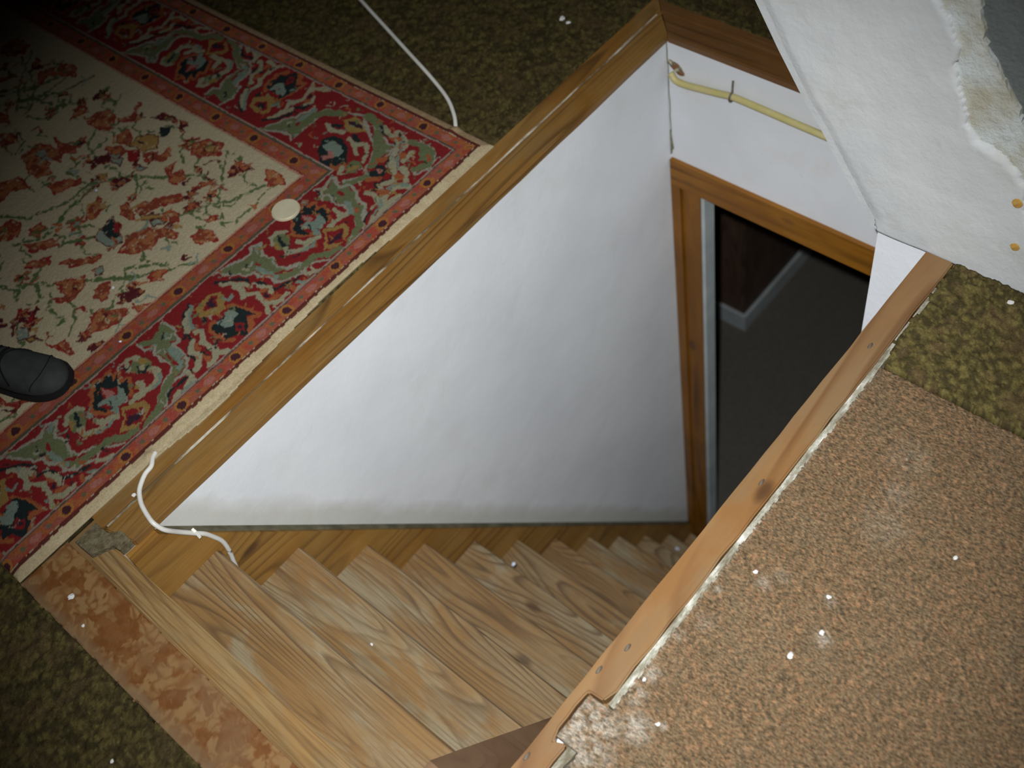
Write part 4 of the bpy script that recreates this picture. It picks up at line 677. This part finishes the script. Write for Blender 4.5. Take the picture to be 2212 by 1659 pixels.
    for k in range(520):
        if k % 2: x_ = rr.uniform(-.14, 1.05); y_ = RY0 + rr.uniform(.066, .242)
        else: x_ = RX1 - rr.uniform(.066, .242); y_ = rr.uniform(.16, 1.95)
        a_ = rr.uniform(0, 6.28); L_ = rr.uniform(.004, .012)
        paint(['S', rr.choice(['tl', 'cg', 'or', 'cr', 'dk', 'ol', 'or', 'gd']), rr.uniform(.002, .0042), [[x_, y_], [x_ + L_ * math.cos(a_), y_ + L_ * math.sin(a_)], [x_ + L_ * 1.7 * math.cos(a_ + .9), y_ + L_ * 1.7 * math.sin(a_ + .9)]]], clip=band.astype(float) * np.clip((frag - .35) / .1, 0, 1))
    bd = (d < .30) & (d > .02); col[bd] *= np.array([.72, .76, .76])
    # guards
    n1 = vnoise(X, Y, 95, 81, 2); n2 = vnoise(X, Y, 60, 82, 2)
    gcol = lerp3(c3(158, 92, 56), c3(152, 84, 72), np.clip((n1 - .42) / .15, 0, 1))
    gcol = gcol * (1 - .6 * np.clip((n2 - .55) / .1, 0, 1)[..., None]) + c3(160, 62, 50) * .6 * np.clip((n2 - .55) / .1, 0, 1)[..., None]
    for (a, b, ph) in ((.026, .055, .131 + .0), (.256, .292, .036)):
        m = (d > a) & (d < b); gm_ = (m)[..., None]
        col = np.where(gm_, gcol, col)
        q = ((al - ph + .0685) % .1375) - .0685
        r_ = np.hypot(q, (d - (a + b) / 2) * 1.0)
        gg = (m & (r_ + .006 * (n2 - .5) < .015)); col[gg] = c3(164, 108, 56)
        gg = (m & (r_ + .004 * (n1 - .5) < .0095)); col[gg] = c3(70, 40, 46)
        q2 = ((al - ph) % .1375) - .0685
        gg = m & (np.hypot(q2 / 1.6, d - (a + b) / 2) < .008); col[gg] = c3(164, 104, 92)
        q3 = (np.abs(q) - .04); gg = m & (np.hypot(q3, d - (a + b) / 2) < .005); col[gg] = c3(96, 96, 74)
    for (a, b, cc) in ((.018, .0255, (92, 46, 40)), (.055, .0585, (84, 74, 66)), (.0585, .0625, (150, 128, 118)), (.246, .250, (160, 136, 124)), (.250, .256, (84, 82, 66)), (.292, .2945, (120, 62, 48)), (.2945, .2985, (190, 130, 110))):
        m = (d > a) & (d < b); col[m] = c3(*cc)
    bind = d < .018; hl = np.clip((vnoise(X, Y, 70, 83, 3)), 0, 1)
    bc = lerp3(c3(176, 156, 122), c3(200, 184, 150), hl); col = np.where(bind[..., None], bc, col)
    fr = bind & (df < dn); col[fr] = col[fr] * .8 * np.array([1.0, .86, .8])
    e = (X - RX0) < .012; col[e & (Y > .16)] = c3(150, 80, 60)
    return np.clip(col * .66, 0, 1)
def rug_z(X, Y):
    d = np.minimum(np.minimum(Y - RY0, RX1 - X), X - RX0)
    z = .0035 + .006 * np.clip(d / .022, 0, 1) ** .6 + .003 * (vnoise(X, Y, 7, 91, 2) - .5) + .0008 * vnoise(X, Y, 260, 92, 1)
    z = z + .007 * np.exp(-(((X - 1.113) / .016) ** 2 + ((Y - .201) / .012) ** 2)) + .006 * np.exp(-(((X - .160) / .012) ** 2 + ((Y - .104) / .010) ** 2))
    return np.maximum(z, .0035)
def rug_keep(X, Y):
    # the near edge is slightly wavy, curling back from the stair rim round x = 0.3
    e = RY0 - .004 + .010 * np.exp(-((X - .66) / .12) ** 2) - .014 * np.exp(-((X - .30) / .10) ** 2)
    return Y > e
rug = grid_obj('patterned_rug', RX0, RX1, RY0 - .018, RY1, .0024, rug_z, rug_col, M['rug'], rug_keep, .0012)
tag(rug, 'oriental patterned rug with cream floral field and red border on the upper floor', 'rug')

# ------------------------------------------------------------------ round cream disc on the rug
disc = empty('round_lid', (.7312, .3475, .009), 'small round cream plastic lid lying on the red border of the rug', 'lid')
bm = bmesh.new(); bmesh.ops.create_cone(bm, cap_ends=True, segments=56, radius1=.0305, radius2=.0305, depth=.006); bevel(bm, .0018, 3)
bm_obj('lid_top', bm, M['disc'], disc, (.7312, .3475, .0125), False)
bm = bmesh.new(); bmesh.ops.create_cone(bm, cap_ends=True, segments=56, radius1=.0312, radius2=.0312, depth=.0018); bevel(bm, .0006, 2)
bm_obj('rim', bm, M['disc'], disc, (.7312, .3475, .0101), False)

# ------------------------------------------------------------------ shoe
sd = Vector((.065, -.15, 0)).normalized(); ang = math.atan2(sd.y, sd.x)
toe = Vector((.163, .366, .0125))
LEN = .29
shoe = empty('black_shoe', toe - sd * LEN * .5, 'toe of a dark black lace-up shoe standing on the rug at the left edge', 'shoe')
shoe.rotation_euler = (0, 0, ang)
bpy.context.view_layer.update()
def half(t_):   # half widths left/right along the shoe, 0 heel .. 1 toe
    tb = [(0, .006, .006), (.02, .020, .020), (.08, .031, .031), (.2, .034, .034), (.4, .034, .036), (.55, .040, .041), (.7, .048, .046), (.82, .0485, .045), (.90, .044, .039), (.955, .034, .029), (.985, .020, .018), (1.0, .004, .004)]
    a = np.array(tb); return np.interp(t_, a[:, 0], a[:, 1]), np.interp(t_, a[:, 0], a[:, 2])
def topz(t_): return np.interp(t_, [0, .03, .1, .3, .42, .55, .70, .82, .92, .97, 1.0], [.055, .085, .098, .092, .086, .072, .057, .051, .044, .034, .020])
bm = bmesh.new(); rings = []
NT_, NA = 44, 28
for i in range(NT_ + 1):
    t_ = 1 - (1 - i / NT_) ** 1.0; t_ = .5 - .5 * math.cos(math.pi * t_)
    l, r = half(t_); h = topz(t_); x = (t_ - .5) * LEN; rg = []
    for k in range(NA + 1):
        a = math.pi * k / NA; cx_ = math.cos(a); s_ = math.sin(a)
        e_ = .62
        yy = (l if cx_ > 0 else r) * math.copysign(abs(cx_) ** e_, cx_) * .96; zz = .014 + (h - .014) * (s_ ** .8)
        rg.append(bm.verts.new((x, yy, zz)))
    rings.append(rg)
for i in range(NT_):
    for k in range(NA): bm.faces.new((rings[i][k], rings[i + 1][k], rings[i + 1][k + 1], rings[i][k + 1]))
    bm.faces.new((rings[i][0], rings[i][NA], rings[i + 1][NA], rings[i + 1][0]))
bm.faces.new(rings[0]); bm.faces.new(rings[-1][::-1]); bmesh.ops.recalc_face_normals(bm, faces=bm.faces)
def ch(name, bm, mat, smooth=True):
    me = bpy.data.meshes.new(name); bm.to_mesh(me); bm.free(); o = bpy.data.objects.new(name, me); C.objects.link(o); me.materials.append(mat); o.parent = shoe
    if smooth:
        for p in me.polygons: p.use_smooth = True
    return o
ch('upper', bm, M['shoe'])
bm = bmesh.new(); outl = []
for i in range(41):
    t_ = .5 - .5 * math.cos(math.pi * i / 40); l, r = half(t_); outl.append(((t_ - .5) * (LEN + .006), l + .003))
for i in range(40, -1, -1):
    t_ = .5 - .5 * math.cos(math.pi * i / 40); l, r = half(t_); outl.append(((t_ - .5) * (LEN + .006), -r - .003))
prism(bm, outl, 2, 0, .015); bevel(bm, .002, 2); ch('sole', bm, M['sole'], False)
bm = bmesh.new()
def surf(t_, v):   # v -1..1 across
    l, r = half(t_); h = topz(t_); a = math.acos(max(-1, min(1, v))); c_ = math.cos(a)
    return Vector(((t_ - .5) * LEN, (l if c_ > 0 else r) * math.copysign(abs(c_) ** .62, c_) * .97, .015 + (h - .014) * (math.sin(a) ** .8)))
tube(bm, [surf(.62 + .03 * (1 - (v / .9) ** 2) * -1 + .06 * abs(v), v) for v in np.linspace(-.92, .92, 26)], .0016, 8)
tube(bm, [surf(.88 - .05 * (v / .9) ** 2, v) for v in np.linspace(-.95, .95, 26)], .0009, 8)
ch('seam', bm, M['lace'])
for j in range(5):
    bm = bmesh.new(); t0 = .58 - j * .045
    tube(bm, [surf(t0 + .012 * v, v * .45) + Vector((0, 0, .002)) for v in np.linspace(-1, 1, 12)], .0024, 8); ch('lace', bm, M['lace'])
bm = bmesh.new(); bmesh.ops.create_uvsphere(bm, u_segments=24, v_segments=12, radius=1)
for v in bm.verts: v.co = Vector((v.co.x * .062 - .085, v.co.y * .026, v.co.z * .006 + .0965))
ch('shoe_opening', bm, M['lace'])

# ------------------------------------------------------------------ plaster crumbs
def crumb(x, y, z, s, label, grp, seed, mat='crumb', cat='plaster crumb'):
    bm = bmesh.new(); bmesh.ops.create_icosphere(bm, subdivisions=2, radius=s * .8)
    s *= .8; r = Vector((seed * 3.1, seed * 1.7, 0))
    for v in bm.verts:
        v.co *= 1 + .5 * mnoise.noise(v.co / s * 1.2 + r); v.co.z *= .55; v.co.x *= 1.25
    bmesh.ops.rotate(bm, verts=bm.verts, matrix=Matrix.Rotation(seed * 1.3, 3, 'Z'), cent=(0, 0, 0))
    o = bm_obj('plaster_crumb', bm, M[mat], None, (x, y, z + s * .42)); tag(o, label, cat, grp); return o
for k, a in enumerate(CRUMBS): crumb(*a[:4], a[4], 'plaster crumbs fallen on the floor and stairs', k + 1, *a[5:])
